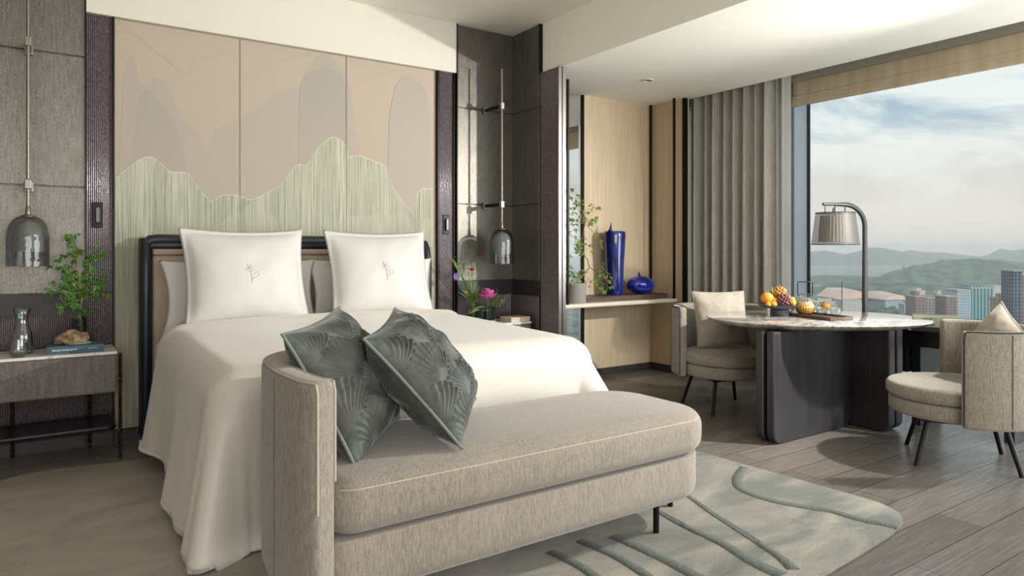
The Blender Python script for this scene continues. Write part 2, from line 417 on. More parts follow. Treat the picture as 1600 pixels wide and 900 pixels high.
ridge('mountain_range', 'pale far mountain range fading into the haze on the horizon', [(1150, 394), (1262, 393), (1290, 391), (1320, 397), (1345, 391), (1362, 386), (1380, 387), (1400, 391), (1412, 393), (1420, 390), (1440, 393), (1470, 394), (1500, 397), (1530, 401), (1545, 397), (1563, 388), (1580, 391), (1600, 389), (1700, 384), (1950, 395)], 5600, 1600, .03)
ridge('hill', 'low green hill at the left, behind the teapot handle', [(1150, 438), (1262, 432), (1290, 429), (1340, 431), (1390, 432), (1430, 430), (1500, 437)], 2350, 380)
ridge('hill', 'back slope showing behind the right shoulder of the pagoda hill', [(1500, 412), (1530, 405), (1560, 405), (1600, 410), (1700, 418), (1950, 430)], 2900, 500)
ridge('hill', 'broad blue green wooded hill carrying a small pagoda on its left spur', [(1318, 444), (1350, 438), (1375, 432), (1390, 424), (1400, 421), (1413, 419), (1425, 414), (1440, 414), (1455, 410), (1470, 406), (1500, 404), (1530, 404), (1560, 408), (1600, 416), (1700, 430), (1950, 445)], 2050, 560)
ridge('hill', 'dark tree covered rise in front of the low green hill', [(1150, 455), (1262, 449), (1280, 447), (1297, 442), (1320, 443), (1350, 439), (1375, 441), (1420, 440), (1480, 446), (1600, 450), (1950, 452)], 1560, 260)
g = B(); g.grid(lambda s, t: (5.0 + 60 + s * 14000, -9000 + t * 24000, GZ), 4, 4); g.build('ground', GRD, smooth=False)['kind'] = 'structure'
# pagoda
p = at_d(1412, 420, 2050); b = B()
for k in range(7): b.lathe([(3.6 - k * .3, k * 1.9), (2.7 - k * .25, k * 1.9 + .5), (2.4 - k * .25, k * 1.9 + 1.9)], 8)
b.lathe([(1, 13.3), (.4, 15), (.2, 19)], 6); o = b.build('pagoda', plain('pagoda_stone', '#4a4c4c', .9), loc=(p.x, p.y, p.z - 4), smooth=False)
tag(o, 'slender pagoda on the left spur of the wooded hill', 'pagoda')
def facade(name, wall_, win_, nx=.33, nz=.3, bias=.5, vert=False):
    m = M(name, wall_, .7); tc = m.n('ShaderNodeTexCoord')
    sp = m.n('ShaderNodeSeparateXYZ'); m.l(tc.outputs['Object'], sp.inputs[0])
    h = m.math('ADD', sp.outputs[0], sp.outputs[1])
    fx = m.math('FRACT', m.math('MULTIPLY', h, nx)); fz = m.math('FRACT', m.math('MULTIPLY', sp.outputs[2], nz))
    a = m.math('GREATER_THAN', fx, bias); bz = m.math('GREATER_THAN', fz, .45)
    f = a if vert else m.math('MULTIPLY', a, bz)
    m.color(m.mix(f, wall_, win_)); return m.m
def tower(label, u0, u1, vt, d, mat, depth=25, yaw=0, crown=None, roof=None, vb=None, name='building', cat='building', group=None):
    pc = at_d((u0 + u1) / 2, HV, d); w = (u1 - u0) / F * d; h = EYE + (HV - vt) / F * d - GZ
    t = thing(name, label, cat, (pc.x, pc.y, GZ), -YAW + yaw, group); SPOTS.append((pc + FW * depth / 2, max(w, depth) * .6))
    B().box(-w / 2, w / 2, 0, depth, 0, h).build('wall', mat, t, smooth=False)
    rf = B().box(-w / 2 - .4, w / 2 + .4, -.4, depth + .4, h, h + max(1.2, d * .0012))
    rf.build('roof', roof or ROOFG, t, smooth=False)
    if crown:
        B().box(-w / 2 + crown[0] * w, -w / 2 + crown[1] * w, depth * .2, depth * .8, h, h + crown[2]).build('rooftop_block', mat, t, smooth=False)
    return t
SPOTS = []
ROOFG = plain('roof_concrete', '#9a958e', .9, scale=.05, bump=0)
ROOFP = plain('roof_terracotta_pink', '#b59c90', .9, scale=.05, bump=0)
F_TEAL = facade('teal_glass_facade', '#7f9f9e', '#2f5f66', .22, .28, .35, True)
F_PALE = facade('pale_blue_facade', '#939fa8', '#5f7380', .30, .25, .55)
F_BRN = facade('brown_brick_facade', '#77675f', '#45454b', .25, .3, .5)
F_WHT = facade('white_facade', '#b5b0a8', '#667078', .25, .3, .5)
F_DRK = facade('dark_glass_facade', '#2a3a48', '#7f90a0', .3, .3, .78)
F_RED = facade('red_brick_facade', '#7d5a4e', '#4f4444', .25, .28, .6)
F_TAN = facade('tan_facade', '#a08c70', '#6d6156', .2, .28, .7)
F_GRY = facade('grey_concrete_facade', '#7d7d7b', '#474d53', .25, .3, .5)
tower('pale blue grey slab tower joined to the left of the teal block', 1496, 1517, 454, 900, F_PALE, 26)
tower('large teal glass office block with a flat roof crown', 1517, 1553, 451, 910, F_TEAL, 30, crown=(.05, .7, 4))
tower('light grey office slab right of the teal glass block', 1553, 1574, 449, 960, F_WHT, 26, crown=(.5, .95, 2))
tower('tall dark blue glass tower at the right edge of the view', 1584, 1597, 424, 620, F_DRK, 16)
tower('red brick tower cut by the right edge of the photograph', 1597, 1640, 430, 640, F_RED, 24)
tower('tan apartment block left of the dark glass tower', 1570, 1584, 468, 640, F_TAN, 20, crown=(.3, .9, 5))
tower('brown apartment block with dark stair core, nearest the stadium', 1430, 1447, 464, 800, F_BRN, 20, crown=(.2, .6, 6))
tower('brown apartment block with grey windows beside the white tower', 1447, 1462, 466, 800, F_GRY, 20, crown=(.3, .8, 3))
tower('slim white stepped apartment tower among brown blocks', 1464, 1472, 459, 860, F_WHT, 14, crown=(.4, 1, 4))
tower('brown block with grey window stripe left of the pale slab tower', 1478, 1496, 464, 780, F_BRN, 20)
tower('white apartment block peeping over the brown blocks', 1432, 1446, 455, 1150, F_WHT, 20, crown=(.2, .7, 5))
tower('teal glass skyscraper that shows only as a reflection in the narrow wall mirror', 0, 30, 335, 900, F_PALE, 30, crown=(.2, .7, 4)); _t = bpy.data.objects[[o.name for o in bpy.data.objects if o.get('label', '').startswith('teal glass skyscraper')][0]]; _t.location = (560, -722, GZ); _t.rotation_euler = (0, 0, 2.1)
def stadium(label, u0, u1, vt, vb, d):
    pc = at_d((u0 + u1) / 2, HV, d); w = (u1 - u0) / F * d; z1 = EYE + (HV - vt) / F * d - GZ; zb = EYE + (HV - vb) / F * d - GZ
    t = thing('stadium', label, 'stadium', (pc.x, pc.y, GZ), -YAW); SPOTS.append((pc + FW * 45, max(w, 90) * .6))
    b = B(); b.rings([[(-w / 2, 0, zb), (-w * .22, 4, z1), (w * .36, 4, z1), (w / 2, 0, zb + 1)], [(-w / 2, 90, zb), (-w * .22, 80, z1 + 4), (w * .36, 80, z1 + 4), (w / 2, 90, zb + 1)]]); b.build('roof', ROOFP, t, smooth=False)
    B().box(-w * .46, w * .46, 2, 86, 0, zb - .5).build('wall', F_PALE, t, smooth=False)
    return t
stadium('sports hall with wide pink sloping roof left of the lamp pole', 1308, 1356, 456, 467, 1320)
stadium('sports hall with flat pink roof right of the lamp pole', 1383, 1418, 462, 469, 1300)
tower('long white building under the pink roofed hall, window bands across', 1316, 1352, 470, 1150, F_WHT, 30)
tower('low pale building right behind the lamp pole', 1358, 1376, 459, 1400, F_PALE, 40, roof=ROOFG)
b = B(); p = at_d(1315.5, 440, 900); b.tube([(p.x, p.y, GZ), (p.x, p.y, p.z)], .6, 6); o = recentre(b.build('mast', BLACKM)); tag(o, 'thin dark mast standing left of the pink roofed hall', 'mast')
rs = random.Random(3)
mats = [F_WHT, F_GRY, F_PALE, F_TAN, F_BRN, F_WHT]
for k in range(700):
    d = rs.uniform(560, 1330); u = rs.uniform(1256, 1640); h = rs.uniform(8, 26) * (.7 if d > 1200 else 1)
    if 1490 < u < 1600 and d < 1000: d += 500
    if 1300 < u < 1425 and d < 1400: d = rs.uniform(500, 900); h *= .6
    w = rs.uniform(12, 34); pc = at_d(u, HV, d); dd = rs.uniform(10, 22); cc_ = pc + FW * 12
    if any(hypot(cc_.x - q.x, cc_.y - q.y) < w_ + 5 for q, w_ in SPOTS): continue
    SPOTS.append((cc_, 13))
    t = thing('house', 'small pale city house in the haze of the low quarter beyond the window', 'house', (pc.x, pc.y, GZ), rs.uniform(-.6, .6) - YAW, 'houses of the hazy low city quarter')
    B().box(-w / 2, w / 2, 0, dd, 0, h).build('wall', mats[k % 6], t, smooth=False)
    B().box(-w / 2 - .4, w / 2 + .4, -.4, dd + .4, h, h + 1).build('roof', (ROOFG, ROOFP, ROOFG)[k % 3], t, smooth=False)
b = B()
for k in range(3000):
    d = rs.uniform(450, 1450); u = rs.uniform(1256, 1640) if k % 2 else rs.uniform(1000, 2600); p = at_d(u, HV, d); r = rs.uniform(3, 6)
    if any(hypot(p.x - q.x, p.y - q.y) < w + 12 for q, w in SPOTS): continue
    b.ball((p.x, p.y, GZ + r * .9), r, 1, (1.2, 1.2, 1), lambda q: 1 + .25 * noise.noise(q * 2 + Vector((k, 0, 0))))
o = b.build('street_tree', HILL, smooth=False); tag(o, 'dark green street trees filling the gaps between the city houses', 'trees', kind='stuff')
# haze: a real, very thin scattering volume over the city
hz = bpy.data.materials.new('city_haze'); hz.use_nodes = True; ht = hz.node_tree; ht.nodes.clear()
ho = ht.nodes.new('ShaderNodeOutputMaterial'); hv = ht.nodes.new('ShaderNodeVolumeScatter'); ht.links.new(hv.outputs[0], ho.inputs[1])
hv.inputs['Color'].default_value = (.95, .97, 1, 1); hv.inputs['Density'].default_value = .00016
o = B().box(150, 13000, -6000, 14000, GZ - 5, 70).build('haze', hz, smooth=False); o['kind'] = 'structure'
# ------------------------------------------------------------ mural behind the bed
def mural_mat(name, top, bot, z0, z1, streak=0.0, sc=(160, 1, 1.2)):
    m = M(name, top, .82); cc = m.coord('World'); sp = m.n('ShaderNodeSeparateXYZ'); m.l(cc, sp.inputs[0])
    f = m.math('DIVIDE', m.math('SUBTRACT', sp.outputs[2], z0), z1 - z0)
    base = m.ramp(f, [(0, bot), (1, top)])
    if streak:
        n = m.noise(m.coord('World', sc), 1.0, 3, .6); n2 = m.noise(m.coord('World', (9, 1, 1.2)), 1, 3)
        g = m.math('ADD', m.math('MULTIPLY', n, .7), m.math('MULTIPLY', n2, .3))
        base = m.mix(m.ramp(g, [(.36, (0, 0, 0, 1)), (.62, (streak, streak, streak, 1))]), base, '#e0dcc6')
        dk = m.noise(m.coord('World', (130, 1, 2.2), loc=(5, 0, 3)), 1.0, 3, .6)
        base = m.mix(m.ramp(dk, [(.47, (0, 0, 0, 1)), (.68, (.75, .75, .75, 1))]), base, '#6f7764')
    w = m.noise(m.coord('World', (300, 300, 300)), 1, 2)
    base = m.mix(m.math('MULTIPLY', w, .22), base, '#8a7f72')
    m.color(base); m.bump(w, .12, .002); return m.m
MUR_BASE = mural_mat('mural_silk_ground', '#b6a896', '#aea08d', .1, 2.7)
MUR_GREY = mural_mat('mural_pale_peak', '#aba296', '#b0a597', 1.2, 2.5)
MUR_DEEP = mural_mat('mural_deep_peak', '#a49c92', '#aca296', 1.4, 2.4)
MUR_GRN = mural_mat('mural_green_ridge', '#989c89', '#7d8472', 1.2, 1.95, .75)
MUR_MIST = mural_mat('mural_mist_bank', '#adad9b', '#949985', 1.2, 1.6, .5)
MUR_LINE = mural_mat('mural_cloud_line', '#b3a591', '#b3a591', 0, 3)
MUR_EDGE = plain('mural_ridge_edge', '#cdc3b0', .8, bump=0)
MUR_SEAM = plain('mural_seam', '#7f7566', .8, bump=0)
MUR_LOW = mural_mat('mural_low_field', '#8d907a', '#988f7a', .1, 1.35, .35)
YM = 5.03
mu = thing('wall_mural', 'tall three panel mural of misty grey and green mountains above the headboard', 'mural', (1.5, YM, 0))
def MP(X, Y): p = on_y(160 + X / 2.5, 20 + Y / 2.5, YM); return (p.x - 1.5, p.z)
xs = [.352 - 1.5, MP(538, 400)[0], MP(953, 400)[0], 2.648 - 1.5]
for i in range(3):
    B().box(xs[i] + .0015, xs[i + 1] - .0015, 0, .018, .075, 2.688).build('panel', MUR_BASE, mu, smooth=False)
def layer(name, pts, mat, k, bottom=None, closed=False):
    P = [MP(*q) for q in pts]; y0 = -.0004 * k; b = B()
    P = [(max(xs[0] + .002, min(xs[3] - .002, a)), z) for a, z in P]
    # rounded curve through the traced points (Catmull-Rom)
    C = []
    for i in range(len(P) - 1):
        p0 = P[max(0, i - 1)]; p1 = P[i]; p2 = P[i + 1]; p3 = P[min(len(P) - 1, i + 2)]
        for s in range(5):
            t = s / 5; q = []
            for a in (0, 1):
                q.append(.5 * (2 * p1[a] + (p2[a] - p0[a]) * t + (2 * p0[a] - 5 * p1[a] + 4 * p2[a] - p3[a]) * t * t + (3 * p1[a] - p0[a] - 3 * p2[a] + p3[a]) * t ** 3))
            C.append(tuple(q))
    C.append(P[-1])
    top = [(x_, y0, z) for x_, z in C]; bot = [(x_, y0, min(z, bottom)) for x_, z in C]
    b.rings([top, bot], close=False, cap0=False, cap1=False)
    o = b.build(name, mat, mu, smooth=False)
    return o, C
layer('painted_peak', [(385, 720), (392, 640), (400, 600), (430, 480), (480, 435), (560, 400), (640, 340), (720, 295), (770, 285), (800, 220), (830, 172), (870, 165), (920, 200), (960, 260), (985, 420), (1010, 600)], MUR_GREY, 1, 1.2)
layer('painted_peak', [(60, 640), (75, 420), (80, 300), (92, 210), (115, 162), (132, 200), (145, 280), (190, 262), (225, 256), (270, 310), (300, 400), (340, 440), (390, 500), (415, 620), (425, 740)], MUR_GREY, 2, 1.2)
layer('painted_peak', [(100, 640), (130, 420), (150, 320), (180, 300), (215, 340), (260, 400), (310, 500), (335, 640)], MUR_DEEP, 3, 1.2)
layer('painted_peak', [(765, 640), (768, 420), (772, 300), (800, 240), (860, 215), (905, 225), (940, 260), (950, 420), (952, 640)], MUR_DEEP, 4, 1.2)
layer('painted_peak', [(1113, 700), (1118, 500), (1122, 400), (1145, 290), (1185, 242), (1230, 265), (1262, 310), (1275, 380), (1280, 700)], MUR_GREY, 5, 1.2)
RID = [(45, 650), (90, 615), (150, 572), (190, 565), (230, 590), (270, 622), (330, 625), (360, 665), (400, 715), (430, 740), (455, 718), (510, 712), (550, 722), (585, 730), (640, 705), (690, 675), (740, 610), (770, 592), (795, 597), (820, 560), (850, 520), (895, 488), (930, 498), (952, 525), (965, 562), (1000, 558), (1060, 580), (1105, 600), (1120, 640), (1140, 690), (1180, 745), (1215, 780), (1226, 715), (1240, 695), (1262, 686), (1290, 690)]
zlow = MP(45, 900)[1] - .02
_, C = layer('painted_ridge', RID, MUR_GRN, 7, zlow)
b = B(); b.rings([[(x_, -.0032, z + .003) for x_, z in C], [(x_, -.0032, z - .002) for x_, z in C]], close=False, cap0=False, cap1=False); b.build('ridge_outline', MUR_EDGE, mu, smooth=False)
layer('painted_mist', [(405, 868), (412, 848), (440, 825), (470, 818), (500, 790), (540, 775), (560, 755), (600, 735), (625, 760), (640, 778), (680, 812), (690, 840), (720, 862)], MUR_MIST, 9, zlow)
layer('painted_mist', [(890, 864), (920, 835), (950, 800), (1000, 792), (1040, 790), (1100, 800), (1130, 785), (1160, 775), (1200, 800), (1210, 830), (1222, 872)], MUR_MIST, 9, zlow)
layer('painted_mist', [(1232, 870), (1240, 830), (1255, 810), (1290, 800)], MUR_MIST, 9, zlow)
B().rings([[(xs[0] + .002, -.003, zlow), (xs[3] - .002, -.003, zlow)], [(xs[0] + .002, -.003, .076), (xs[3] - .002, -.003, .076)]], close=False, cap0=False, cap1=False).build('painted_field', MUR_LOW, mu, smooth=False)
for xx in xs[1:3]: B().box(xx - .0018, xx + .0018, -.0046, -.0038, .076, 2.686).build('panel_seam', MUR_SEAM, mu, smooth=False)
for ln in ([(50, 74), (110, 75), (150, 100), (180, 130), (220, 160), (260, 190), (300, 225), (325, 241), (345, 230), (352, 200), (362, 180), (440, 172), (460, 150), (485, 153), (515, 185)], [(545, 236), (560, 246), (590, 240), (640, 215), (680, 192), (735, 182), (790, 172), (815, 165)], [(1035, 235), (1060, 250), (1100, 240), (1150, 225)]):
    P = [MP(*q) for q in ln]; b = B(); b.rings([[(a, -.0012, z + .012) for a, z in P], [(a, -.0012, z - .006) for a, z in P]], close=False, cap0=False, cap1=False); b.build('cloud_line', MUR_LINE, mu, smooth=False)

# ------------------------------------------------------------ bed
LEATHER = plain('dark_green_leather', '#20262a', .38, .0, .1, 30, .05)
PANELF = weave('beige_headboard_fabric', '#a29280', '#bcad98', 150, .15, .002, .8)
SHEET = plain('white_sheet', '#e2dcd2', .75, var=.01, bump=.03, Sheen_Weight=.2)
SATEEN = plain('ivory_sateen', '#d0cabf', .46, var=.008, scale=4, bump=.015, Sheen_Weight=.3)
PILLOWC = plain('white_pillow_cotton', '#cfccc7', .6, var=.008, scale=5, bump=.02, Sheen_Weight=.25)
bed = thing('bed', 'king size bed with dark leather framed beige headboard under the mountain mural', 'bed', (1.505, 4.9, 0))
bx, by = 1.505, 4.9
hb = B(); W = 1.02; zt = 1.315
hb.box(-W, W, .055, .118, .03, zt - .02, .01)
pth = [(-W + .03, .02), (-W + .03, -.02)]
# frame: top roll and two side posts that curl forward
hb.tube([(-W + .035, .04, .03), (-W + .035, .04, zt - .06), (-W + .06, .04, zt - .035), (-W + .1, .04, zt - .03), (W - .1, .04, zt - .03), (W - .06, .04, zt - .035), (W - .035, .04, zt - .06), (W - .035, .04, .03)], .034, 12)
hb.box(-W + .03, W - .03, .02, .06, zt - .085, zt - .03, .008)
hb.build('headboard_frame', LEATHER, bed)
for s in (-1, 1):
    b = B(); b.tube([(s * (W - .03), .03, .05), (s * (W - .03), -.005, .3), (s * (W - .03), -.02, .9), (s * (W - .03), -.02, 1.12), (s * (W - .03), 0, 1.22), (s * (W - .03), .035, zt - .04)], [.024, .03, .032, .032, .03, .026], 10); b.build('headboard_wing', LEATHER, bed)
b = B().box(-W + .07, W - .07, -.012, .05, .06, zt - .13, .02, 3).box(-W + .07, W - .07, -.03, .03, zt - .13, zt - .092, .012, 3)
b.build('headboard_panel', PANELF, bed)
B().box(-.93, .93, -2.0, -.04, .08, .34, .02).build('bed_base', plain('bed_base_fabric', '#7d7468', .85), bed)
B().box(-.95, .95, -2.02, -.03, .345, .655, .06, 4).build('mattress', SHEET, bed)
# duvet: a real sheet that turns over the mattress edge and hangs in folds
def duvet():
    b = B(); WX, L = .97, 2.06          # half width, length from the head fold to the foot edge
    R = .115; YH = 4.38
    P = WX + .66; Q = L - (4.9 - YH) + .64
    LQ = Q - .64
    NU, NV = 150, 130
    def edge(o):                         # over-the-edge distance -> (outward, down)
        if o <= 0: return 0, 0
        if o < R * pi / 2: a = o / R; return R * sin(a), R * (1 - cos(a))
        return R, R + (o - R * pi / 2)
    def f(s, t):
        p = (s * 2 - 1) * P; q = t * Q
        ox = abs(p) - (WX - R); oy = q - (LQ - R); sx = 1 if p > 0 else -1
        x_ = max(-WX + R, min(WX - R, p)); y = -min(q, LQ - R)
        ox = max(0, ox); oy = max(0, oy)
        r = max(ox, oy); out, dn = edge(r)
        hang = max(0, dn - R)
        ytop = .745 - .03 * (q / LQ) ** 1.2
        z = ytop + .03 * (1 - min(1, abs(p) / WX) ** 2.5)
        if q < .12: z += .022 * sin(pi * q / .12) ; 
        if r > 0:
            th = atan2(oy, ox) if (ox > 0 and oy > 0) else (0 if ox > 0 else pi / 2)
            cor = sin(2 * th) if 0 < th < pi / 2 else 0
            # arc position for folds
            arc = q if ox > 0 and oy == 0 else (Q + th * .4 if oy > 0 and ox > 0 else Q + .6 + (WX - abs(p)) )
            g = (hang / .6)
            if oy == 0:
                wave = .045 * g * sin(q * 6.1 + (1.5 if sx < 0 else 4.2)) + .016 * g * sin(q * 17 + sx)
                flare = (.055 if sx < 0 else .09) * g
                if sx > 0: flare += .10 * g * max(0, (q - 1.0) / .8) ** 2
            elif ox == 0:
                wave = .006 * g * sin(p * 14); flare = .0 * g
            else:
                wave = .02 * g * sin(th * 8 + 1); flare = (.12 if sx < 0 else .24) * g * cor + lerp(.055 if sx < 0 else .17, .0, th / (pi / 2)) * g
            o2 = out + flare + wave
            if oy == 0: x_ += sx * o2
            elif ox == 0: y -= o2
            else:
                x_ += sx * o2 * cos(th) ** .8; y -= o2 * sin(th) ** .8
            z -= dn
            lim = .026 + (.10 * (1 - min(1, q / 1.5)) if sx < 0 else 0)
            if z < lim:
                ex = lim - z; z = lim + .02 * (1 - math.exp(-ex * 6)) * (0.4 + .6 * abs(sin(q * 9)))
                if oy == 0 or ox > 0: x_ += sx * min(.05, ex * .25)
        z += .004 * noise.noise(Vector((p * 3, q * 3, 0))) * (1 if r == 0 else .3)
        return (bx + x_, YH + y, z)
    V = b.grid(f, NU, NV)
    # folded-back hem at the head: a rolled second layer
    o = b.build('duvet', SATEEN, norm=True, ang=180)
    md = o.modifiers.new('thick', 'SOLIDIFY'); md.thickness = .018; md.offset = 1
    return recentre(o)
dv = duvet(); tag(dv, 'ivory sateen duvet draped over the bed and falling to the floor', 'duvet')

# ------------------------------------------------------------ pillows
def pillow_fn(w, h, t, pinch=.07, flange=.0, sag=0, wr=.0, seed=0):
    fw, fh = 1 - 2 * flange / w, 1 - 2 * flange / h
    def f(s, q, side):
        x_ = w / 2 * s * (1 - pinch * (1 - q * q) * abs(s) ** 1.5); z = h / 2 * q * (1 - pinch * (1 - s * s) * abs(q) ** 1.5)
        a = max(0, 1 - (abs(s) / fw) ** 2.4); c = max(0, 1 - (abs(q) / fh) ** 2.4)
        th = t / 2 * (a * c) ** .62
        if wr: th += wr * noise.noise(Vector((s * 3, q * 3, seed + side))) * (a * c) ** .3
        z -= sag * (1 - s * s) * max(0, q) * h * .1
        return Vector((x_, -side * (th + .0016 * min(1, 14 * min(1 - abs(s), 1 - abs(q)))), z))
    return f
def pillow(name, w, h, t, mat, label, cat, loc, rot, group=None, n=44, **k):
    f = pillow_fn(w, h, t, **k); r = thing(name, label, cat, loc, 0, group); r.rotation_euler = rot
    b = B()
    for side in (1, -1): b.grid(lambda u, v, s=side: f(u * 2 - 1, v * 2 - 1, s), n, n)
    bmesh.ops.remove_doubles(b.bm, verts=b.bm.verts, dist=.0004)
    o = b.build('pillowcase' if 'pillow' in name else 'cover', mat, r, ang=180); return r, f
EMB = [[(.0, -.5), (-.01, -.25), (-.02, 0), (-.03, .2)], [(.03, -.3), (.14, -.2), (.36, -.1), (.40, .05)], [(.04, -.08), (.18, .0), (.34, .12)], [(-.02, .06), (.1, .14), (.24, .25)], [(-.03, .2), (.06, .28), (.16, .36)], [(-.03, .2), (-.05, .3), (.0, .42), (.08, .48)], [(-.05, .1), (-.16, .14), (-.28, .18), (-.27, .26)], [(-.04, .18), (-.14, .23), (-.24, .28)], [(-.05, .26), (-.14, .31), (-.2, .36)], [(-.06, .3), (-.14, .38), (-.16, .48), (-.1, .46)]]
THREAD = plain('grey_embroidery_thread', '#a59f95', .7)
for cx, lab, rz in ((1.037, 'large square white pillow with embroidered tree emblem, on the left of the bed', .02), (1.935, 'large square white pillow with embroidered tree emblem, on the right of the bed', -.02)):
    r, f = pillow('euro_pillow', .765, .66, .22, PILLOWC, lab, 'pillow', (cx, 4.50, 1.042), (math.radians(-17), 0, rz), 'large square embroidered pillows', flange=.03, pinch=.085, wr=.008, seed=cx)
    b = B()
    for st in EMB:
        pts = []
        for (x0, z0), (x1, z1) in zip(st, st[1:]):
            for k in range(4):
                a = lerp(x0, x1, k / 4) * .125; c_ = lerp(z0, z1, k / 4) * .13
                q = f(a / .395, c_ / .33, 1); pts.append(q + Vector((0, -.0005, 0)))
        b.tube(pts, .0016, 5)
    b.build('embroidered_emblem', THREAD, r)
for cx, yy, lab in ((1.062, 4.70, 'plain white sleeping pillow behind the left embroidered pillow'), (1.99, 4.735, 'plain white sleeping pillow behind the right embroidered pillow')):
    pillow('sleeping_pillow', .985, .49, .16, PILLOWC, lab, 'pillow', (cx, yy, .915), (math.radians(-13), 0, 0), 'plain white pillows at the headboard', flange=.06, pinch=.10, wr=.012, seed=cx + 5)

# ------------------------------------------------------------ bench at the foot of the bed
LINEN = weave('oatmeal_ribbed_linen', '#6f665b', '#968c7e', 380, .5, .003, .95, (1, 1, .35), .3, .6, (1, .3, .14), .5)
PIPE = plain('linen_piping', '#b3a896', .9, var=.03)
DPIPE = plain('dark_linen_seam', '#6f6658', .9, var=.03)
bn = thing('bench_sofa', 'oatmeal linen daybed bench with wraparound arm at the foot of the bed', 'bench', (1.5, 2.3, 0))
ox, oy = 1.5, 2.3
def L2(pts): return [(p[0] - ox, p[1] - oy) for p in pts]
out = L2(rrect(.70, 1.985, 2.455, 2.66, [.10, .20, .24, .06], 8))
def cushion_levels(z0, z1, r, crown=.012):
    lv = []
    for k in range(7): a = pi / 2 * k / 6; lv.append((r * (1 - sin(a)), z0 + r * (1 - cos(a))))
    for k in range(7): a = pi / 2 * k / 6; lv.append((r * (1 - cos(a)), z1 - r + r * sin(a)))
    return lv + [('s', .78, z1 + crown * .7), ('s', .5, z1 + crown), ('s', .2, z1 + crown), ('s', .02, z1 + crown)]
b = B(); b.slab(out, cushion_levels(.338, .515, .065)); b.build('seat_cushion', LINEN, bn, ang=60)
# seam line running round the cushion
b = B(); n = len(out); pts = []
cxm = sum(p[0] for p in out) / n; cym = sum(p[1] for p in out) / n
for i in list(range(4, 30)):
    a = Vector(out[i - 1]); q = Vector(out[(i + 1) % n]); d = (q - a).normalized(); p = Vector(out[i]) - Vector((d.y, -d.x)) * .014; pts.append((p.x, p.y, .486))
b.tube(pts, .0028, 6); b.build('piping', PIPE, bn)
bo = L2(rrect(.665, 2.0, 2.435, 2.66, [.10, .20, .24, .06], 8))
b = B(); b.slab(bo, [(.07, .142), (.03, .148), (.008, .17), (0, .20), (0, .325), (.004, .333)]); b.build('seat_base', LINEN, bn, ang=60)
# wraparound arm: front left, round the corner, along the back
ap = [(.668, 1.99)]
for k in range(8): ap.append((.652 - .014 * sin(pi * k / 8), 2.02 + .05 * k))
cc_ = (.955, 2.385)
for k in range(13):
    a = pi + (-pi / 2) * k / 12; ap.append((cc_[0] + .305 * cos(a), cc_[1] + .305 * sin(a)))
for k in range(1, 9): ap.append((.955 + k * .0675, 2.69))
AP = L2(ap); ztop = lambda t: .835 - .055 * max(0, (t - .55) / .45) ** 1.0
b = B(); b.wall(AP, .086, .142, ztop, .022, 4, .022); b.build('arm', LINEN, bn, ang=60)
def arm_line(off, z, i0=0, i1=None):
    pts = []; P = [Vector(p) for p in AP]; N = len(P); i1 = N if i1 is None else i1
    for i in range(i0, i1):
        d = (P[min(i + 1, N - 1)] - P[max(i - 1, 0)]).normalized(); q = P[i] + Vector((d.y, -d.x)) * off; pts.append((q.x, q.y, (z(i / (N - 1)) if callable(z) else z)))
    return pts
for off in (-.036, .036):
    b = B(); top = arm_line(off, lambda t: ztop(t) - .004); p0 = top[0]
    d0 = (Vector(AP[0]) - Vector(AP[1])).normalized() * .021
    fr = [(p0[0] + d0.x, p0[1] + d0.y, z) for z in (.45 if off < 0 else .53, .6, .7, .8)] + [(p0[0] + d0.x * .7, p0[1] + d0.y * .7, .828)]
    b.tube(fr + top, .0042, 6); b.build('arm_piping', PIPE, bn)
for i_ in (5, 12):
    q = Vector(AP[i_]); d = (Vector(AP[i_ + 1]) - Vector(AP[i_ - 1])).normalized(); q = q - Vector((d.y, -d.x)) * .0435; B().tube([(q.x, q.y, .17), (q.x, q.y, .81)], .0022, 5).build('arm_seam', DPIPE, bn)
for px, py in ((2.144, 2.073), (2.42, 2.25), (.80, 2.10), (.95, 2.60), (2.1, 2.58)):
    B().tube([(px - ox, py - oy, .017), (px - ox, py - oy, .16)], .013, 12).build('leg', BLACKM, bn)
# two green pleated velvet cushions
VEL = M('green_pleated_velvet', '#4c5750', .62, Sheen_Weight=.35, Sheen_Roughness=.35)
cc = VEL.coord('Object'); VEL.color(VEL.ramp(VEL.noise(cc, 14, 5, .7), [(.3, '#2d322d'), (.7, '#545a51')])); VEL = VEL.m
VPIPE = plain('green_cushion_piping', '#70776f', .7, var=.1)
def fan(x_, z, s=.19):
    """pleat height of overlapping ginkgo fans"""
    best = 0
    j0 = math.floor(z / (s * .62))
    for j in (j0, j0 - 1):                                 # later rows lie beneath
        row = j; off = (row % 2) * .5
        i = round(x_ / s - off); cx = (i + off) * s; cz = j * s * .62
        dx, dz = x_ - cx, z - cz; r = hypot(dx, dz) / (s * 1.0); a = atan2(dx, dz)
        if abs(a) < 1.02 and r < 1.02:
            rib = .5 + .5 * cos(a * 42); return (.25 + .75 * min(1, r * 1.6)) * (.35 + .65 * rib) * (1 - max(0, r - .9) * 5) + (.15 if j == j0 else 0)
    return .12
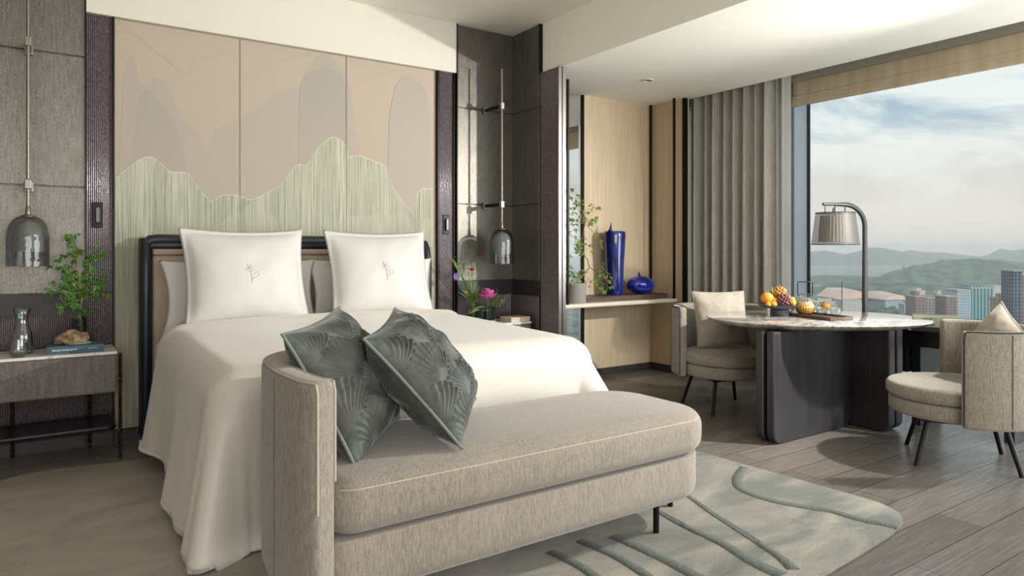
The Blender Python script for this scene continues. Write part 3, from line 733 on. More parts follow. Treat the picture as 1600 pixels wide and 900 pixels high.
def velvet_cushion(label, loc, rot, w=.505, h=.505, t=.225, seed=0):
    f = pillow_fn(w, h, t, pinch=.075, wr=.018, seed=seed); r = thing('velvet_cushion', label, 'cushion', loc, 0, 'green velvet cushions'); r.rotation_euler = rot
    b = B(); n = 190
    for side in (1, -1):
        def g(u, v):
            p = f(u * 2 - 1, v * 2 - 1, side); ed = min(1, 8 * min(u, 1 - u, v, 1 - v)); p.y -= side * .016 * ed * fan(p.x + .03 * seed, p.z + .31 + .05 * seed); return p
        b.grid(g, n if side == 1 else 80, n if side == 1 else 80)
    b.build('cover', VEL, r, ang=180)
    b = B(); pts = []
    for k in range(33): pts.append(f(-1 + k / 16, -1, 0))
    for k in range(1, 33): pts.append(f(1, -1 + k / 16, 0))
    for k in range(1, 33): pts.append(f(1 - k / 16, 1, 0))
    for k in range(1, 33): pts.append(f(-1, 1 - k / 16, 0))
    b.tube(pts, .006, 6); b.build('piping', VPIPE, r); return r
def orient(o, e1, e3):
    e1 = Vector(e1).normalized(); e3 = Vector(e3).normalized(); k = e1.dot(e3) / 2
    a = (e1 - e3 * k).normalized(); c_ = (e3 - a * a.dot(e3)).normalized(); y = c_.cross(a)
    o.rotation_euler = Matrix((a, y, c_)).transposed().to_euler()
o = velvet_cushion('green pleated velvet cushion leaning on the bench arm, the left one', (.90, 2.40, .745), (0, 0, 0), seed=1); orient(o, (.68, .73, .02), (-.46, .18, .87))
o = velvet_cushion('green pleated velvet cushion propped against the other one, to its right', (1.185, 2.335, .757), (0, 0, 0), seed=2); orient(o, (.63, .77, .07), (-.61, .25, .73))

# ------------------------------------------------------------ rug
RUG = M('hand_tufted_rug', '#a59d8b', .97, Sheen_Weight=.1); cc = RUG.coord('World')
fine = RUG.noise(cc, 170, 3, .7); big = RUG.noise(RUG.coord('World', (1, 2.2, 1)), 1.5, 4, .55, 1.2)
sp = RUG.n('ShaderNodeSeparateXYZ'); RUG.l(cc, sp.inputs[0])
grn = RUG.math('MULTIPLY', RUG.ramp(RUG.math('MULTIPLY', sp.outputs[0], .3), [(.12, (0, 0, 0, 1)), (.62, (1, 1, 1, 1))]), 1.0)
colA = RUG.ramp(big, [(.3, '#9d958b'), (.65, '#b8b0a5')]); colB = RUG.ramp(big, [(.36, '#696c67'), (.52, '#878680'), (.66, '#9f9a8e')])
RUG.color(RUG.mix(.35, RUG.mix(grn, colA, colB), RUG.ramp(fine, [(.3, '#6d665a'), (.7, '#c8c1b0')]), 'MULTIPLY' if False else 'OVERLAY')); RUG.bump(fine, .8, .008); RUG = RUG.m
RUGG = weave('rug_green_pile', '#454b45', '#686f67', 170, .7, .006, .97, (1, 1, 1), .03)
rg = thing('rug', 'large grey beige tufted rug under the bed and bench with green wavy bands', 'rug', (1.5, 3.0, 0))
ro = []
RO = [(-.30, 4.30), (-.36, 3.9), (-.38, 3.2), (-.3, 2.4), (-.1, 1.75), (.4, 1.42), (1.2, 1.38), (2.0, 1.43), (2.45, 1.462), (2.8, 1.49), (3.0, 1.512), (3.13, 1.545), (3.22, 1.60), (3.27, 1.68), (3.285, 1.8), (3.26, 2.2), (3.225, 2.75), (3.21, 3.4), (3.2, 4.0), (3.1, 4.3), (2.8, 4.42), (1.6, 4.45), (.6, 4.46), (.2, 4.5), (.0, 4.53), (-.16, 4.49)]
for i in range(len(RO)):
    p0, p1, p2, p3 = (Vector(RO[(i + k) % len(RO)]) for k in (-1, 0, 1, 2))
    for s_ in range(4):
        t_ = s_ / 4; q = .5 * (2 * p1 + (p2 - p0) * t_ + (2 * p0 - 5 * p1 + 4 * p2 - p3) * t_ * t_ + (3 * p1 - p0 - 3 * p2 + p3) * t_ ** 3); ro.append((q.x - 1.5, q.y - 3.0))
b = B(); b.slab(ro, [(.004, .0005), (0, .006), (0, .013), (.006, .0165)]); b.build('pile', RUG, rg, ang=50)
def band(pts, w, name='pile_band'):
    P = [on_z(u, v, .0165) for u, v in pts]; P = [Vector((p.x - 1.5, p.y - 3.0)) for p in P]
    C = []
    for i in range(len(P) - 1):
        p0, p1, p2, p3 = P[max(0, i - 1)], P[i], P[i + 1], P[min(len(P) - 1, i + 2)]
        for s_ in range(6):
            t_ = s_ / 6; C.append(.5 * (2 * p1 + (p2 - p0) * t_ + (2 * p0 - 5 * p1 + 4 * p2 - p3) * t_ * t_ + (3 * p1 - p0 - 3 * p2 + p3) * t_ ** 3))
    C.append(P[-1]); b = B(); n = len(C); rings = []
    for i, p in enumerate(C):
        d = (C[min(i + 1, n - 1)] - C[max(i - 1, 0)]).normalized(); nn = Vector((d.y, -d.x)); t_ = i / (n - 1); ww = (w(t_) if callable(w) else w) / 2
        rings.append([(p.x - nn.x * ww, p.y - nn.y * ww, .014), (p.x - nn.x * ww * .85, p.y - nn.y * ww * .85, .0195), (p.x + nn.x * ww * .85, p.y + nn.y * ww * .85, .0195), (p.x + nn.x * ww, p.y + nn.y * ww, .014)])
    b.rings(rings); b.build(name, RUGG, rg, ang=60)
band([(1163, 730), (1152, 748), (1160, 765), (1205, 782), (1262, 793), (1300, 799), (1345, 812), (1380, 819), (1403, 824)], .055)
band([(1030, 800), (1070, 822), (1130, 850), (1180, 880), (1222, 899)], lambda t: .03 + .05 * t)
band([(960, 838), (1030, 870), (1085, 899), (1120, 915)], .06)
band([(905, 845), (960, 868), (1010, 899), (1040, 920)], .05)
band([(860, 862), (905, 884), (935, 905), (960, 925)], .05)
band([(1075, 775), (1110, 800), (1160, 832), (1215, 868), (1240, 890)], lambda t: .02 + .035 * t)
# ------------------------------------------------------------ nightstands
MARB = M('white_marble', '#d8d3ca', .18); cc = MARB.coord('World', (1, 3, 1)); n = MARB.noise(cc, 6, 8, .65, 2.5)
MARB.color(MARB.ramp(n, [(.36, '#b3a99d'), (.48, '#dcd7ce'), (.7, '#ece9e3')])); MARB = MARB.m
ASH = weave('grey_textured_ash', '#4a4643', '#77716b', 240, .5, .002, .6, (1, 1, .3), .05, .2)
HAMM = M('hammered_bronze', '#4a3a2b', .34, .9); v = HAMM.n('ShaderNodeTexVoronoi'); v.inputs['Scale'].default_value = 110; HAMM.l(HAMM.coord(), v.inputs[0]); HAMM.bump(v.outputs[0], .9, .01)
HAMM = HAMM.m
SHELFM = plain('smoked_black_shelf', '#161617', .4, .2, .1, 10, .02)
def nightstand(label, x0, x1, legs):
    cx, cy = (x0 + x1) / 2, 4.80; t = thing('nightstand', label, 'nightstand', (cx, cy, 0), 0, 'pair of nightstands'); w = (x1 - x0) / 2
    B().box(-w, w, -.17, .175, .385, .608, .006).build('body', ASH, t, smooth=False)
    B().box(-w - .004, w + .004, -.176, .18, .608, .625, .003).build('top', MARB, t, smooth=False)
    B().box(-w + .004, w - .004, -.174, -.166, .392, .604, .002).build('drawer', ASH, t, smooth=False)
    b = B(); b.slab(rrect(-w - .0, -.19, w, .16, .05, 6), [(.004, .172), (0, .177), (0, .189), (.004, .195), (.012, .193)]); b.build('shelf', SHELFM, t)
    for (px, py) in legs:
        n = 26; rs2 = random.Random(int(px * 1000)); P = [(px - cx, py - cy, .0 + .615 * k / n) for k in range(n + 1)]
        B().tube(P, [.0095 + .0018 * rs2.random() for _ in P], 9).build('leg', HAMM, t, ang=80)
    return t
nightstand('grey ash nightstand with marble top left of the bed, carrying the carafe', -.34, .335, [(.352, 4.612), (.216, 4.985), (-.17, 4.985), (-.355, 4.612)])
nightstand('grey ash nightstand right of the bed, half hidden, carrying the peony', 2.70, 3.325, [(3.34, 4.612), (3.2, 4.985), (2.82, 4.985), (2.69, 4.612)])

# ------------------------------------------------------------ pendant lamps
SMOKE = glass_mat('smoked_dome_glass', '#e4e5e5', .03, 1.5, .12, 40)
HAMG = M('seeded_frosted_glass', '#c9cac8', .22); v = HAMG.n('ShaderNodeTexVoronoi'); v.inputs['Scale'].default_value = 95; HAMG.l(HAMG.coord(), v.inputs[0]); HAMG.bump(v.outputs[0], .8, .01)
_t = HAMG.n('ShaderNodeBsdfTransparent'); _x = HAMG.n('ShaderNodeMixShader'); _x.inputs[0].default_value = .42; HAMG.l(_t.outputs[0], _x.inputs[1]); HAMG.l(HAMG.b.outputs[0], _x.inputs[2]); HAMG.l(_x.outputs[0], HAMG.out.inputs[0]); HAMG = HAMG.m
NICK = plain('brushed_nickel', '#857e74', .4, .85, .03)
def pendant(label, x_, y_, zb, zrt):
    t = thing('pendant_lamp', label, 'lamp', (x_, y_, zb), 0, 'bedside pendant lamps')
    H = .292; r = .104
    prof = [(r, 0), (r, .16)] + [(.016 + (r - .016) * cos(a * pi / 20) ** .8, .16 + .125 * sin(a * pi / 20)) for a in range(1, 10)] + [(.016, H - .005)]
    sh = B().lathe(prof + [(p - .003 if p > .02 else p, z) for p, z in reversed(prof)], 48).build('glass_dome', SMOKE, t, ang=60)
    r2 = .076; pr2 = [(r2, .082), (r2, .19), (r2 * .93, .215), (r2 * .7, .243), (r2 * .3, .26), (.012, .262)]
    B().lathe(pr2 + [(p - .004 if p > .02 else p, z) for p, z in reversed(pr2)], 40).build('inner_glass', HAMG, t, ang=60)
    B().lathe([(.034, H - .012), (.036, H - .004), (.02, H), (.013, H + .004), (.012, H + .045), (.0085, H + .05)], 24, cap0=True, cap1=True).build('cap', NICK, t)
    B().lathe([(.0, .19), (.014, .20), (.018, .225), (.012, .262)], 16).build('bulb', plain('bulb_frosted', '#efe7d8', .3, bump=0), t)
    b = B().tube([(0, 0, H + .04), (0, 0, zrt - zb)], .0085, 12); b.build('rod', NICK, t)
    for z in (1.592, 2.405):
        zz = z - zb; k = B().box(-.011, .011, 0.0, 4.974 - y_, zz - .014, zz + .014, .002).build('bracket_arm', BRONZE, t, smooth=False)
        B().box(-.017, .017, -.016, .018, zz - .028, zz + .028, .004).build('clamp', NICK, k, smooth=False)
        B().box(-.022, .022, 4.974 - y_, 4.999 - y_, zz - .03, zz + .03, .003).build('wall_plate', NICK, k, smooth=False)
    return t
pendant('smoked glass dome pendant on a rod, left of the bed', -.092, 4.775, 1.125, 2.9)
pendant('smoked glass dome pendant on a rod, in the niche right of the bed', 3.101, 4.73, 1.103, 2.71)

# small wall fittings on the reeded strips
for u, v, lab in ((152, 336, 'small black wall fitting with upright lozenge on the strip left of the mural'), (697, 351, 'small black wall fitting with upright lozenge on the strip right of the mural')):
    p = on_y(u, v, 5.012); t = thing('wall_fitting', lab, 'wall fitting', (p.x, 5.014, p.z))
    B().box(-.028, .028, -.008, .008, -.08, .08, .003).build('plate', BLACKM, t, smooth=False)
    b = B(); b.slab(rrect(-.013, -.05, .013, .05, .0125, 6), [(.002, 0), (0, .004), (0, .014), (.004, .018)]); b.bm.transform(Matrix.Rotation(pi / 2, 4, 'X')); b.bm.transform(Matrix.Translation((.002, -.008, 0))); b.build('lozenge', GREYM, t)

# ------------------------------------------------------------ on the left nightstand
CLEAR = glass_mat('clear_glass', '#fbfdfc', .0, 1.75, edge='#b4bab8')
WATER = glass_mat('water', '#f8fbfb', .0, 1.33)
ZT = .6252
p = on_z(36, 546, ZT); cx, cy = p.x, 4.80
t = thing('carafe', 'clear glass water carafe with flared lip on the left nightstand', 'carafe', (cx, cy, ZT))
pr = [(.001, .004), (.047, .004), (.052, .012), (.052, .05), (.046, .12), (.033, .165), (.0285, .19), (.030, .215), (.040, .255), (.041, .258)]
B().lathe([(.001, 0), (.05, 0), (.0555, .008), (.0555, .05), (.049, .12), (.036, .166), (.0315, .19), (.033, .215), (.043, .256)] + list(reversed(pr)), 40).build('glass', CLEAR, t, ang=70)
B().lathe([(.001, .006), (.0465, .006), (.051, .014), (.051, .05), (.0465, .108), (.001, .108)], 36).build('water', WATER, t)
p = on_z(36, 549, ZT)
t = thing('tumbler', 'short clear water glass in front of the carafe', 'glass', (on_z(30, 549, ZT).x + .004, 4.69, ZT))
B().lathe([(.001, 0), (.030, 0), (.041, .02), (.043, .045), (.038, .08), (.035, .098), (.0335, .098), (.0365, .08), (.0415, .045), (.0395, .021), (.029, .007), (.001, .007)], 36).build('glass', CLEAR, t, ang=70)
B().lathe([(.001, .008), (.029, .008), (.039, .021), (.0395, .03), (.001, .03)], 30).build('water', WATER, t)
BLUE = plain('blue_book_cloth', '#47606e', .75, bump=.1, scale=30); PAGE = plain('book_pages', '#ded8c9', .9, bump=.1, scale=60)
WHT = plain('white_lettering', '#e6ecec', .7, bump=0)
bk = thing('book', 'blue cloth hardback book lying under the rock on the left nightstand', 'book', (.137, 4.775, ZT), math.radians(-2))
B().box(-.138, .138, -.098, .098, 0, .0035).box(-.138, .138, -.098, .098, .0375, .041).box(-.138, .138, -.1, -.0955, 0, .041, .0012).build('cover', BLUE, bk, smooth=False)
B().box(-.133, .133, -.095, .093, .0036, .0374).build('pages', PAGE, bk, smooth=False)
text('BRUCE | FONG SU W', .0125, WHT, bk, (-.112, -.1004, .0205), (pi / 2, 0, 0)); text('PHOTOGRAPHS', .0065, WHT, bk, (.062, -.1004, .0235), (pi / 2, 0, 0))
ROCK = M('brown_rock', '#6d5c43', .9); cc = ROCK.coord(); ROCK.color(ROCK.ramp(ROCK.noise(cc, 28, 6, .7), [(.32, '#40382a'), (.5, '#75634a'), (.68, '#b59a72')])); ROCK.bump(ROCK.noise(cc, 60, 5), .7, .01); ROCK = ROCK.m
rk = thing('rock', 'rough brown rock on a green base resting on the blue book', 'rock', (.128, 4.775, ZT + .0412))
def rf(q): return 1 + .28 * noise.noise(q * 1.7 + Vector((4, 0, 0))) + .12 * noise.noise(q * 4)
b = B().ball((-.012, 0, .032), .075, 4, (1.05, .62, .62), rf)
for v in b.bm.verts: v.co.z = max(v.co.z, .006)
b.build('stone', ROCK, rk, ang=25)
B().lathe([(.001, 0), (.05, 0), (.056, .005), (.052, .011), (.001, .012)], 30, sx=1.25, sy=.8, c=(.018, -.012, 0)).build('moss_base', plain('moss_green_base', '#77906d', .8, scale=40), rk)

# ------------------------------------------------------------ foliage
LEAF = M('maple_leaf_green', '#5f8a3a', .55, Sheen_Weight=.1); cc = LEAF.coord('World'); LEAF.color(LEAF.ramp(LEAF.noise(cc, 40, 3), [(.3, '#3f6b26'), (.7, '#86aa4a')]))
def translucent(m, f=.3, col='#a6c850'):
    tl = m.n('ShaderNodeBsdfTranslucent'); tl.inputs[0].default_value = S(col); mx = m.n('ShaderNodeMixShader'); mx.inputs[0].default_value = f
    m.l(m.b.outputs[0], mx.inputs[1]); m.l(tl.outputs[0], mx.inputs[2]); m.l(mx.outputs[0], m.out.inputs[0]); return m.m
LEAFD = M('maple_leaf_deep_green', '#3f6b2a', .5); cc = LEAFD.coord('World'); LEAFD.color(LEAFD.ramp(LEAFD.noise(cc, 40, 3), [(.3, '#2c5420'), (.7, '#5d8a35')]))
LEAF = translucent(LEAF, .35, '#b8d04e'); LEAFD = translucent(LEAFD, .25, '#84b03c')
BARK = plain('twig_bark', '#7d6a4c', .85, scale=60, bump=.3); BARKG = plain('young_green_twig', '#9aa05a', .7, scale=60)
def maple_leaf(b, p, d, up, s):
    d = d.normalized(); n_ = up - d * up.dot(d); n_ = n_.normalized() if n_.length > 1e-4 else d.orthogonal().normalized(); w = d.cross(n_)
    def at(a, r, z=0): return p + (d * cos(a) + w * sin(a)) * r * s + n_ * z * s
    c = b.V(p)
    tips = [(-2.0, .55), (-1.15, .85), (-.55, .0), (0, 1.1), (1.15, .85), (2.0, .55)]
    tips = [(-1.95, .5), (-1.05, .85), (0, 1.1), (1.05, .85), (1.95, .5)]
    vs = []
    for i, (a, r) in enumerate(tips):
        if i: am = (a + tips[i - 1][0]) / 2; vs.append(at(am, .4, .03))
        vs.append(at(a - .3, r * .62, .03)); vs.append(at(a, r, -.12)); vs.append(at(a + .3, r * .62, .03))
    V = [b.V(v) for v in vs]
    for q, w_ in zip(V, V[1:]): b.face((c, q, w_))
def plain_leaf(b, p, d, up, L, wd, seg=4, bend=.2):
    d = d.normalized(); w = d.cross(up); w = w.normalized() if w.length > 1e-4 else d.orthogonal().normalized(); n_ = w.cross(d)
    A = []
    for k in range(seg + 1):
        t_ = k / seg; ww = wd * sin(pi * (t_ * .92 + .04)) ** .8; q = p + d * L * t_ - n_ * bend * L * t_ * t_
        A.append((b.V(q - w * ww + n_ * ww * .3), b.V(q), b.V(q + w * ww + n_ * ww * .3)))
    for a, c in zip(A, A[1:]): b.face((a[0], a[1], c[1], c[0])); b.face((a[1], a[2], c[2], c[1]))
def rv(r, s=1): return Vector((r.uniform(-s, s), r.uniform(-s, s), r.uniform(-s, s)))
def spray(root, O, base, clusters, leafm, twigm, r, s, thick=.0032, name='branch'):
    """branches from base to each leaf cluster (world points), maple leaves round every end"""
    bt = B(); bl = B()
    for c, rad, n in clusters:
        mid = base.lerp(c, .5) + rv(r, .02) + Vector((0, 0, .03)); P = []
        for k in range(9): t_ = k / 8; P.append(base * (1 - t_) ** 2 + mid * 2 * t_ * (1 - t_) + c * t_ * t_ - O)
        bt.tube(P, [thick * (1 - .7 * k / 8) for k in range(9)], 6)
        for k in range(n):
            q = c + Vector((r.gauss(0, .45), r.gauss(0, .35), r.gauss(0, .45))) * rad
            st = c.lerp(q, .3)
            bt.tube([st - O, q - O], .0009, 4)
            maple_leaf(bl, q - O, (q - c) + rv(r, .02) + Vector((0, -.01, -.012)), Vector((r.uniform(-.5, .5), -.7, r.uniform(.2, 1))), s * r.uniform(.7, 1.25))
    bt.build(name, twigm, root, ang=80); bl.build('foliage', leafm, root, smooth=False, norm=False)
vp = on_z(125, 540, ZT); vx, vy = .163, 4.935
VG = glass_mat('bubbled_vase_glass', '#cfd3d2', .02, 1.5, .5, 120)
t = thing('branch_vase', 'tall narrow bubbled glass vase behind the blue book on the left nightstand', 'vase', (vx, vy, ZT))
B().lathe([(.001, 0), (.036, 0), (.038, .004), (.038, .175), (.036, .175), (.035, .01), (.001, .01)], 32).build('glass', VG, t, ang=60)
B().lathe([(.001, .012), (.0345, .012), (.0345, .09), (.001, .09)], 28).build('water', WATER, t)
r = random.Random(11); O = Vector((vx, vy, ZT + .02))
t = thing('maple_branch', 'leafy green maple branch standing in the glass vase left of the bed', 'branch', O)
cl = []
for (u, v, rr, n, y) in ((112, 370, 12, 12, 4.88), (114, 396, 12, 8, 4.9), (125, 402, 13, 14, 4.86), (148, 398, 12, 9, 4.84), (138, 408, 10, 8, 4.9), (90, 407, 12, 12, 4.82), (105, 418, 8, 5, 4.85), (105, 430, 11, 9, 4.86), (122, 432, 12, 12, 4.9), (148, 432, 12, 9, 4.86), (158, 445, 11, 8, 4.84), (92, 452, 12, 12, 4.80), (105, 445, 9, 6, 4.84), (122, 455, 14, 18, 4.88), (140, 452, 13, 14, 4.88), (155, 460, 11, 8, 4.85), (100, 477, 12, 12, 4.82), (118, 475, 13, 16, 4.88), (128, 485, 10, 9, 4.92), (110, 465, 11, 8, 4.85)):
    c = on_y(u, v, y); cl.append((c, rr * 4.1 / F, int(n * .8)))
base = Vector((vx + .005, vy, ZT + .03))
mid1 = on_y(128, 470, 4.93)
spray(t, O, mid1, cl, LEAFD, BARKG, r, .034)
b = B(); b.tube([base - O, Vector((vx + .01, vy, ZT + .12)) - O, Vector((vx, vy, ZT + .2)) - O, mid1 - O], [.006, .0055, .005, .004], 8); b.build('stem', BARKG, t)

# ------------------------------------------------------------ on the right nightstand
SQ = glass_mat('square_vase_glass', '#eef2f0', .02, 2.3, edge='#9aa3a0')
def sqvase(label, x_, y_, w, h):
    t = thing('flower_vase', label, 'vase', (x_, y_, ZT)); w /= 2; b = B()
    o = rrect(-w, -w, w, w, .006, 3); i = rrect(-w + .006, -w + .006, w - .006, w - .006, .004, 3)
    b.rings([[(x, y, 0) for x, y in o], [(x, y, h) for x, y in o], [(x, y, h) for x, y in i], [(x, y, .012) for x, y in i]]); b.build('glass', SQ, t, smooth=False)
    B().box(-w + .007, w - .007, -w + .007, w - .007, .013, h * .7).build('water', WATER, t, smooth=False); return t
sqvase('clear square glass vase at the back of the right nightstand, holding wild flowers', 2.955, 4.925, .075, .15)
sqvase('clear square glass vase in front on the right nightstand, holding the pink peony', 3.012, 4.79, .085, .13)
bx_ = thing('box', 'flat beige closed box lying on the right nightstand beside the peony vase', 'box', (3.225, 4.715, ZT), .05)
BEI = plain('beige_paper', '#c9bda8', .8)
B().box(-.098, .098, -.075, .075, 0, .024, .003).build('tray', BEI, bx_, smooth=False); B().box(-.1, .1, -.077, .077, .0245, .038, .003).build('lid', BEI, bx_, smooth=False)
STEM = plain('green_flower_stem', '#5c7a35', .6, scale=40); RED = plain('deep_red_petal', '#a8232b', .5, scale=40); PUR = plain('purple_petal', '#7d5aa0', .6, scale=40); YEL = plain('pale_orange_petal', '#d9a25c', .6)
PINK = M('magenta_peony_petal', '#c23590', .5); cc = PINK.coord(); PINK.color(PINK.ramp(PINK.noise(cc, 60, 3), [(.3, '#a3206f'), (.7, '#e07ab8')])); PINK = PINK.m
def petal(b, p, d, up, L, W, cup):
    d = d.normalized(); w = d.cross(up); w = w.normalized() if w.length > 1e-4 else d.orthogonal().normalized(); n_ = w.cross(d)
    def f(s, t_):
        s = s * 2 - 1; ww = W * (sin(pi * min(.93, t_ * .85 + .1)) ** .7); return p + d * L * t_ + w * ww * s + n_ * (cup * L * t_ * t_ + .35 * ww * s * s)
    b.grid(f, 4, 4)
r = random.Random(5)
O = Vector((3.012, 4.79, ZT + .014)); t = thing('peony', 'magenta pink peony in the front square vase right of the bed', 'flower', O)
pc = on_y(761, 463, 4.775); b = B()
for ring, n, L, tilt in ((0, 8, .076, .1), (1, 10, .07, .45), (2, 11, .06, .8), (3, 11, .05, 1.1), (4, 9, .038, 1.4)):
    for k in range(n):
        a = 2 * pi * (k + ring * .37) / n + r.uniform(-.15, .15); d = Vector((cos(a) * cos(tilt), sin(a) * cos(tilt), sin(tilt)))
        petal(b, pc - O + Vector((0, 0, -.022 + .005 * ring)) + d * .008, d, Vector((0, 0, 1)), L * r.uniform(.9, 1.15), L * .5, .45)
b.build('petals', PINK, t, ang=60)
b = B(); b.tube([(0, .005, 0), (.004, 0, .1), tuple((pc - O) * .9 + Vector((0, 0, -.01))), tuple(pc - O + Vector((0, 0, -.02)))], .0035, 8); b.build('stem', STEM, t)
b = B()
for (u, v, u2, v2) in ((752, 484, 741, 484), (757, 482, 770, 472), (760, 480, 749, 478)):
    p0 = on_y(u, v, 4.77); p1 = on_y(u2, v2, 4.72); plain_leaf(b, p0 - O, p1 - p0, Vector((0, -.3, 1)), (p1 - p0).length * 1.5, .014)
b.build('leaves', LEAF, t, norm=False)
t = thing('leafy_sprig', 'pale green budding sprig arching right out of the peony vase', 'sprig', O + Vector((.018, 0, 0))); O2 = O + Vector((.018, 0, 0))
P = [O2 + Vector((0, 0, .005)), O2 + Vector((.005, 0, .11)), on_y(775, 480, 4.77), on_y(786, 470, 4.76), on_y(797, 456, 4.75)]
B().tube([p - O2 for p in P], [.003, .003, .0025, .002, .001], 6).build('stem', STEM, t)
b = B()
for k in range(26):
    t_ = r.uniform(.25, 1); i = min(3, int(1 + t_ * 3)); q = P[i - 1].lerp(P[i], r.random()) if i > 1 else P[2].lerp(P[3], r.random()); d = rv(r) + Vector((.4, -.3, .5)); plain_leaf(b, q - O2, d, Vector((0, 0, 1)), r.uniform(.016, .03), .007, 3)
for k in range(12):
    q = P[2].lerp(on_y(777, 453, 4.76), r.random()); plain_leaf(b, q - O2, rv(r) + Vector((.2, -.2, .6)), Vector((0, 0, 1)), r.uniform(.014, .024), .006, 3)
b.build('leaves', LEAF, t, norm=False)
O = Vector((2.955, 4.925, ZT + .014))
def flower(name, label, head, kind):
    t = thing(name, label, 'flower', O + Vector((r.uniform(-.02, .02), r.uniform(-.02, .02), 0))); o = t.location.copy(); h = head - o
    mid = Vector((h.x * .25, h.y * .3, h.z * .55))
    P = [Vector((0, 0, 0)) * (1 - s) ** 2 + mid * 2 * s * (1 - s) + h * s * s for s in [k / 8 for k in range(9)]]
    B().tube(P, .0018, 6).build('stem', STEM, t); b = B()
    if kind == 'red':
        for k in range(14): a = k * 2.4; d = Vector((cos(a), sin(a) - .4, .2 + .03 * k)); petal(b, h, d, Vector((0, 0, 1)), .03, .011, .2)
        b.build('petals', RED, t)
    elif kind == 'purple':
        for k in range(9): a = k * .7; d = Vector((cos(a), -.3, sin(a))); petal(b, h, d, Vector((0, -1, 0)), .036, .007, .1)
        b.build('petals', PUR, t)
    elif kind == 'pale':
        for k in range(10): a = k * 2.4; d = Vector((cos(a), sin(a) - .3, .4)); petal(b, h, d, Vector((0, 0, 1)), .024, .009, .2)
        b.build('petals', YEL, t)
    elif kind == 'buds':
        for k in range(16): q = P[5].lerp(P[8], r.random()) + rv(r, .028); b.ball(q, .005, 1)
        b.build('buds', LEAF, t)
    b = B()
    for k in range(3 if kind != 'buds' else 1): i = r.randint(3, 6); plain_leaf(b, P[i], rv(r) + Vector((0, -.4, .5)), Vector((0, 0, 1)), r.uniform(.05, .08), .009)
    b.build('leaves', LEAF, t, norm=False); return t
flower('red_flower', 'small red flower on a long stem, higher of the two in the back vase', on_y(749, 401, 4.85), 'red')
flower('red_flower', 'small red flower lower on a stem, above the pale leaves in the back vase', on_y(737, 423, 4.83), 'red')
flower('purple_flower', 'spidery purple flower reaching left out of the back square vase', on_y(712, 432, 4.84), 'purple')
flower('pale_flower', 'pale orange flower low in the back square vase', on_y(727, 458, 4.86), 'pale')
flower('budding_stem', 'tall stem of tiny green buds, topmost in the back square vase', on_y(737, 392, 4.86), 'buds')
flower('budding_stem', 'stem of tiny buds leaning left in the back square vase', on_y(716, 402, 4.85), 'buds')
t = thing('grass_leaves', 'long bright green blades fanning out of the back square vase', 'leaves', O); b = B()
for (u, v, y) in ((706, 397, 4.82), (712, 404, 4.85), (733, 425, 4.8), (722, 450, 4.8), (750, 447, 4.84), (742, 440, 4.85), (755, 450, 4.83), (718, 455, 4.82)):
    h = on_y(u, v, y) - O; h0 = Vector((0, 0, .13)); plain_leaf(b, h0, h - h0, Vector((0, -.6, .5)), (h - h0).length, .011, 7, .05)
    b.tube([(0, 0, .0), tuple(h0)], .002, 5)
b.build('blades', LEAF, t, norm=False)

# ------------------------------------------------------------ shelf by the oak wall and its ornaments
STONE = plain('cream_stone_shelf', '#cfc6b2', .35, scale=4, bump=.02)
sh = thing('wall_shelf', 'cream stone shelf hung on dark rods along the pale oak wall', 'shelf', (4.25, 5.0, .71))
b = B(); b.slab(rrect(3.46 - 4.25, 4.615 - 5, 5.065 - 4.25, 5.018 - 5, [.05, .01, .005, .005], 5), [(.004, 0), (0, .004), (0, .03), (.004, .034)]); b.build('slab', STONE, sh, ang=50)
for (x_, y_) in ((3.72, 4.635), (5.04, 4.635), (5.085, 4.99)):
    B().box(x_ - 4.25 - .009, x_ - 4.25 + .009, y_ - 5 - .009, y_ - 5 + .009, .034, ZL - .711).build('hanging_rod', BRONZE, sh, smooth=False)
ZS_ = .7445
pk = B().box(3.985, 5.02, 4.70, 4.98, ZS_, ZS_ + .048, .003).build('plank', wood('dark_walnut_plank', '#3a2e27', '#5c4a3e', .4, (.8, 14, 14)), smooth=False); recentre(pk); tag(pk, 'long dark walnut plank lying on the cream shelf under the blue vases', 'plank')
COB = M('cobalt_blue_glass', '#0d1b86', .06, Coat_Weight=.8, Coat_Roughness=.03); cc = COB.coord(); COB.color(COB.ramp(COB.noise(cc, 5, 4), [(.3, '#060c4c'), (.7, '#1230b4')])); COB = COB.m
NAVY = M('navy_streaked_glass', '#101a4e', .08, Coat_Weight=.8, Coat_Roughness=.04); cc = NAVY.coord('Object', (1, 1, .25)); NAVY.color(NAVY.ramp(NAVY.noise(cc, 14, 5, .6, 1), [(.3, '#0a1030'), (.6, '#1c2c78'), (.75, '#4a5896')])); NAVY = NAVY.m
ZP = ZS_ + .0485
p = on_y(960, 460, 4.86)
t = thing('tall_vase', 'tall navy blue glossy vase with twisted thorn stopper on the walnut plank', 'vase', (p.x, 4.86, ZP))
B().lathe([(.001, 0), (.076, 0), (.080, .008), (.084, .1), (.092, .3), (.102, .48), (.107, .56), (.106, .585), (.098, .600), (.07, .606), (.03, .608), (.001, .608)], 44).build('body', NAVY, t)
b = B(); b.tube([(-.055, 0, .604), (-.05, 0, .625), (-.046, 0, .65), (-.038, 0, .69)], [.022, .013, .007, .0015], 10); b.build('stopper', NAVY, t)
p = on_y(1001, 459, 4.79)
t = thing('low_vase', 'squat cobalt blue pebble shaped vase with pointed stopper on the walnut plank', 'vase', (p.x, 4.80, ZP))
b = B().ball((0, 0, .088), .155, 4, (1.02, .72, .57), lambda q: 1 + .05 * q.x * (1 if q.z < 0 else .3) - .03 * q.z * q.x)
for v in b.bm.verts: v.co.z = max(v.co.z, .0004)
b.build('body', COB, t)
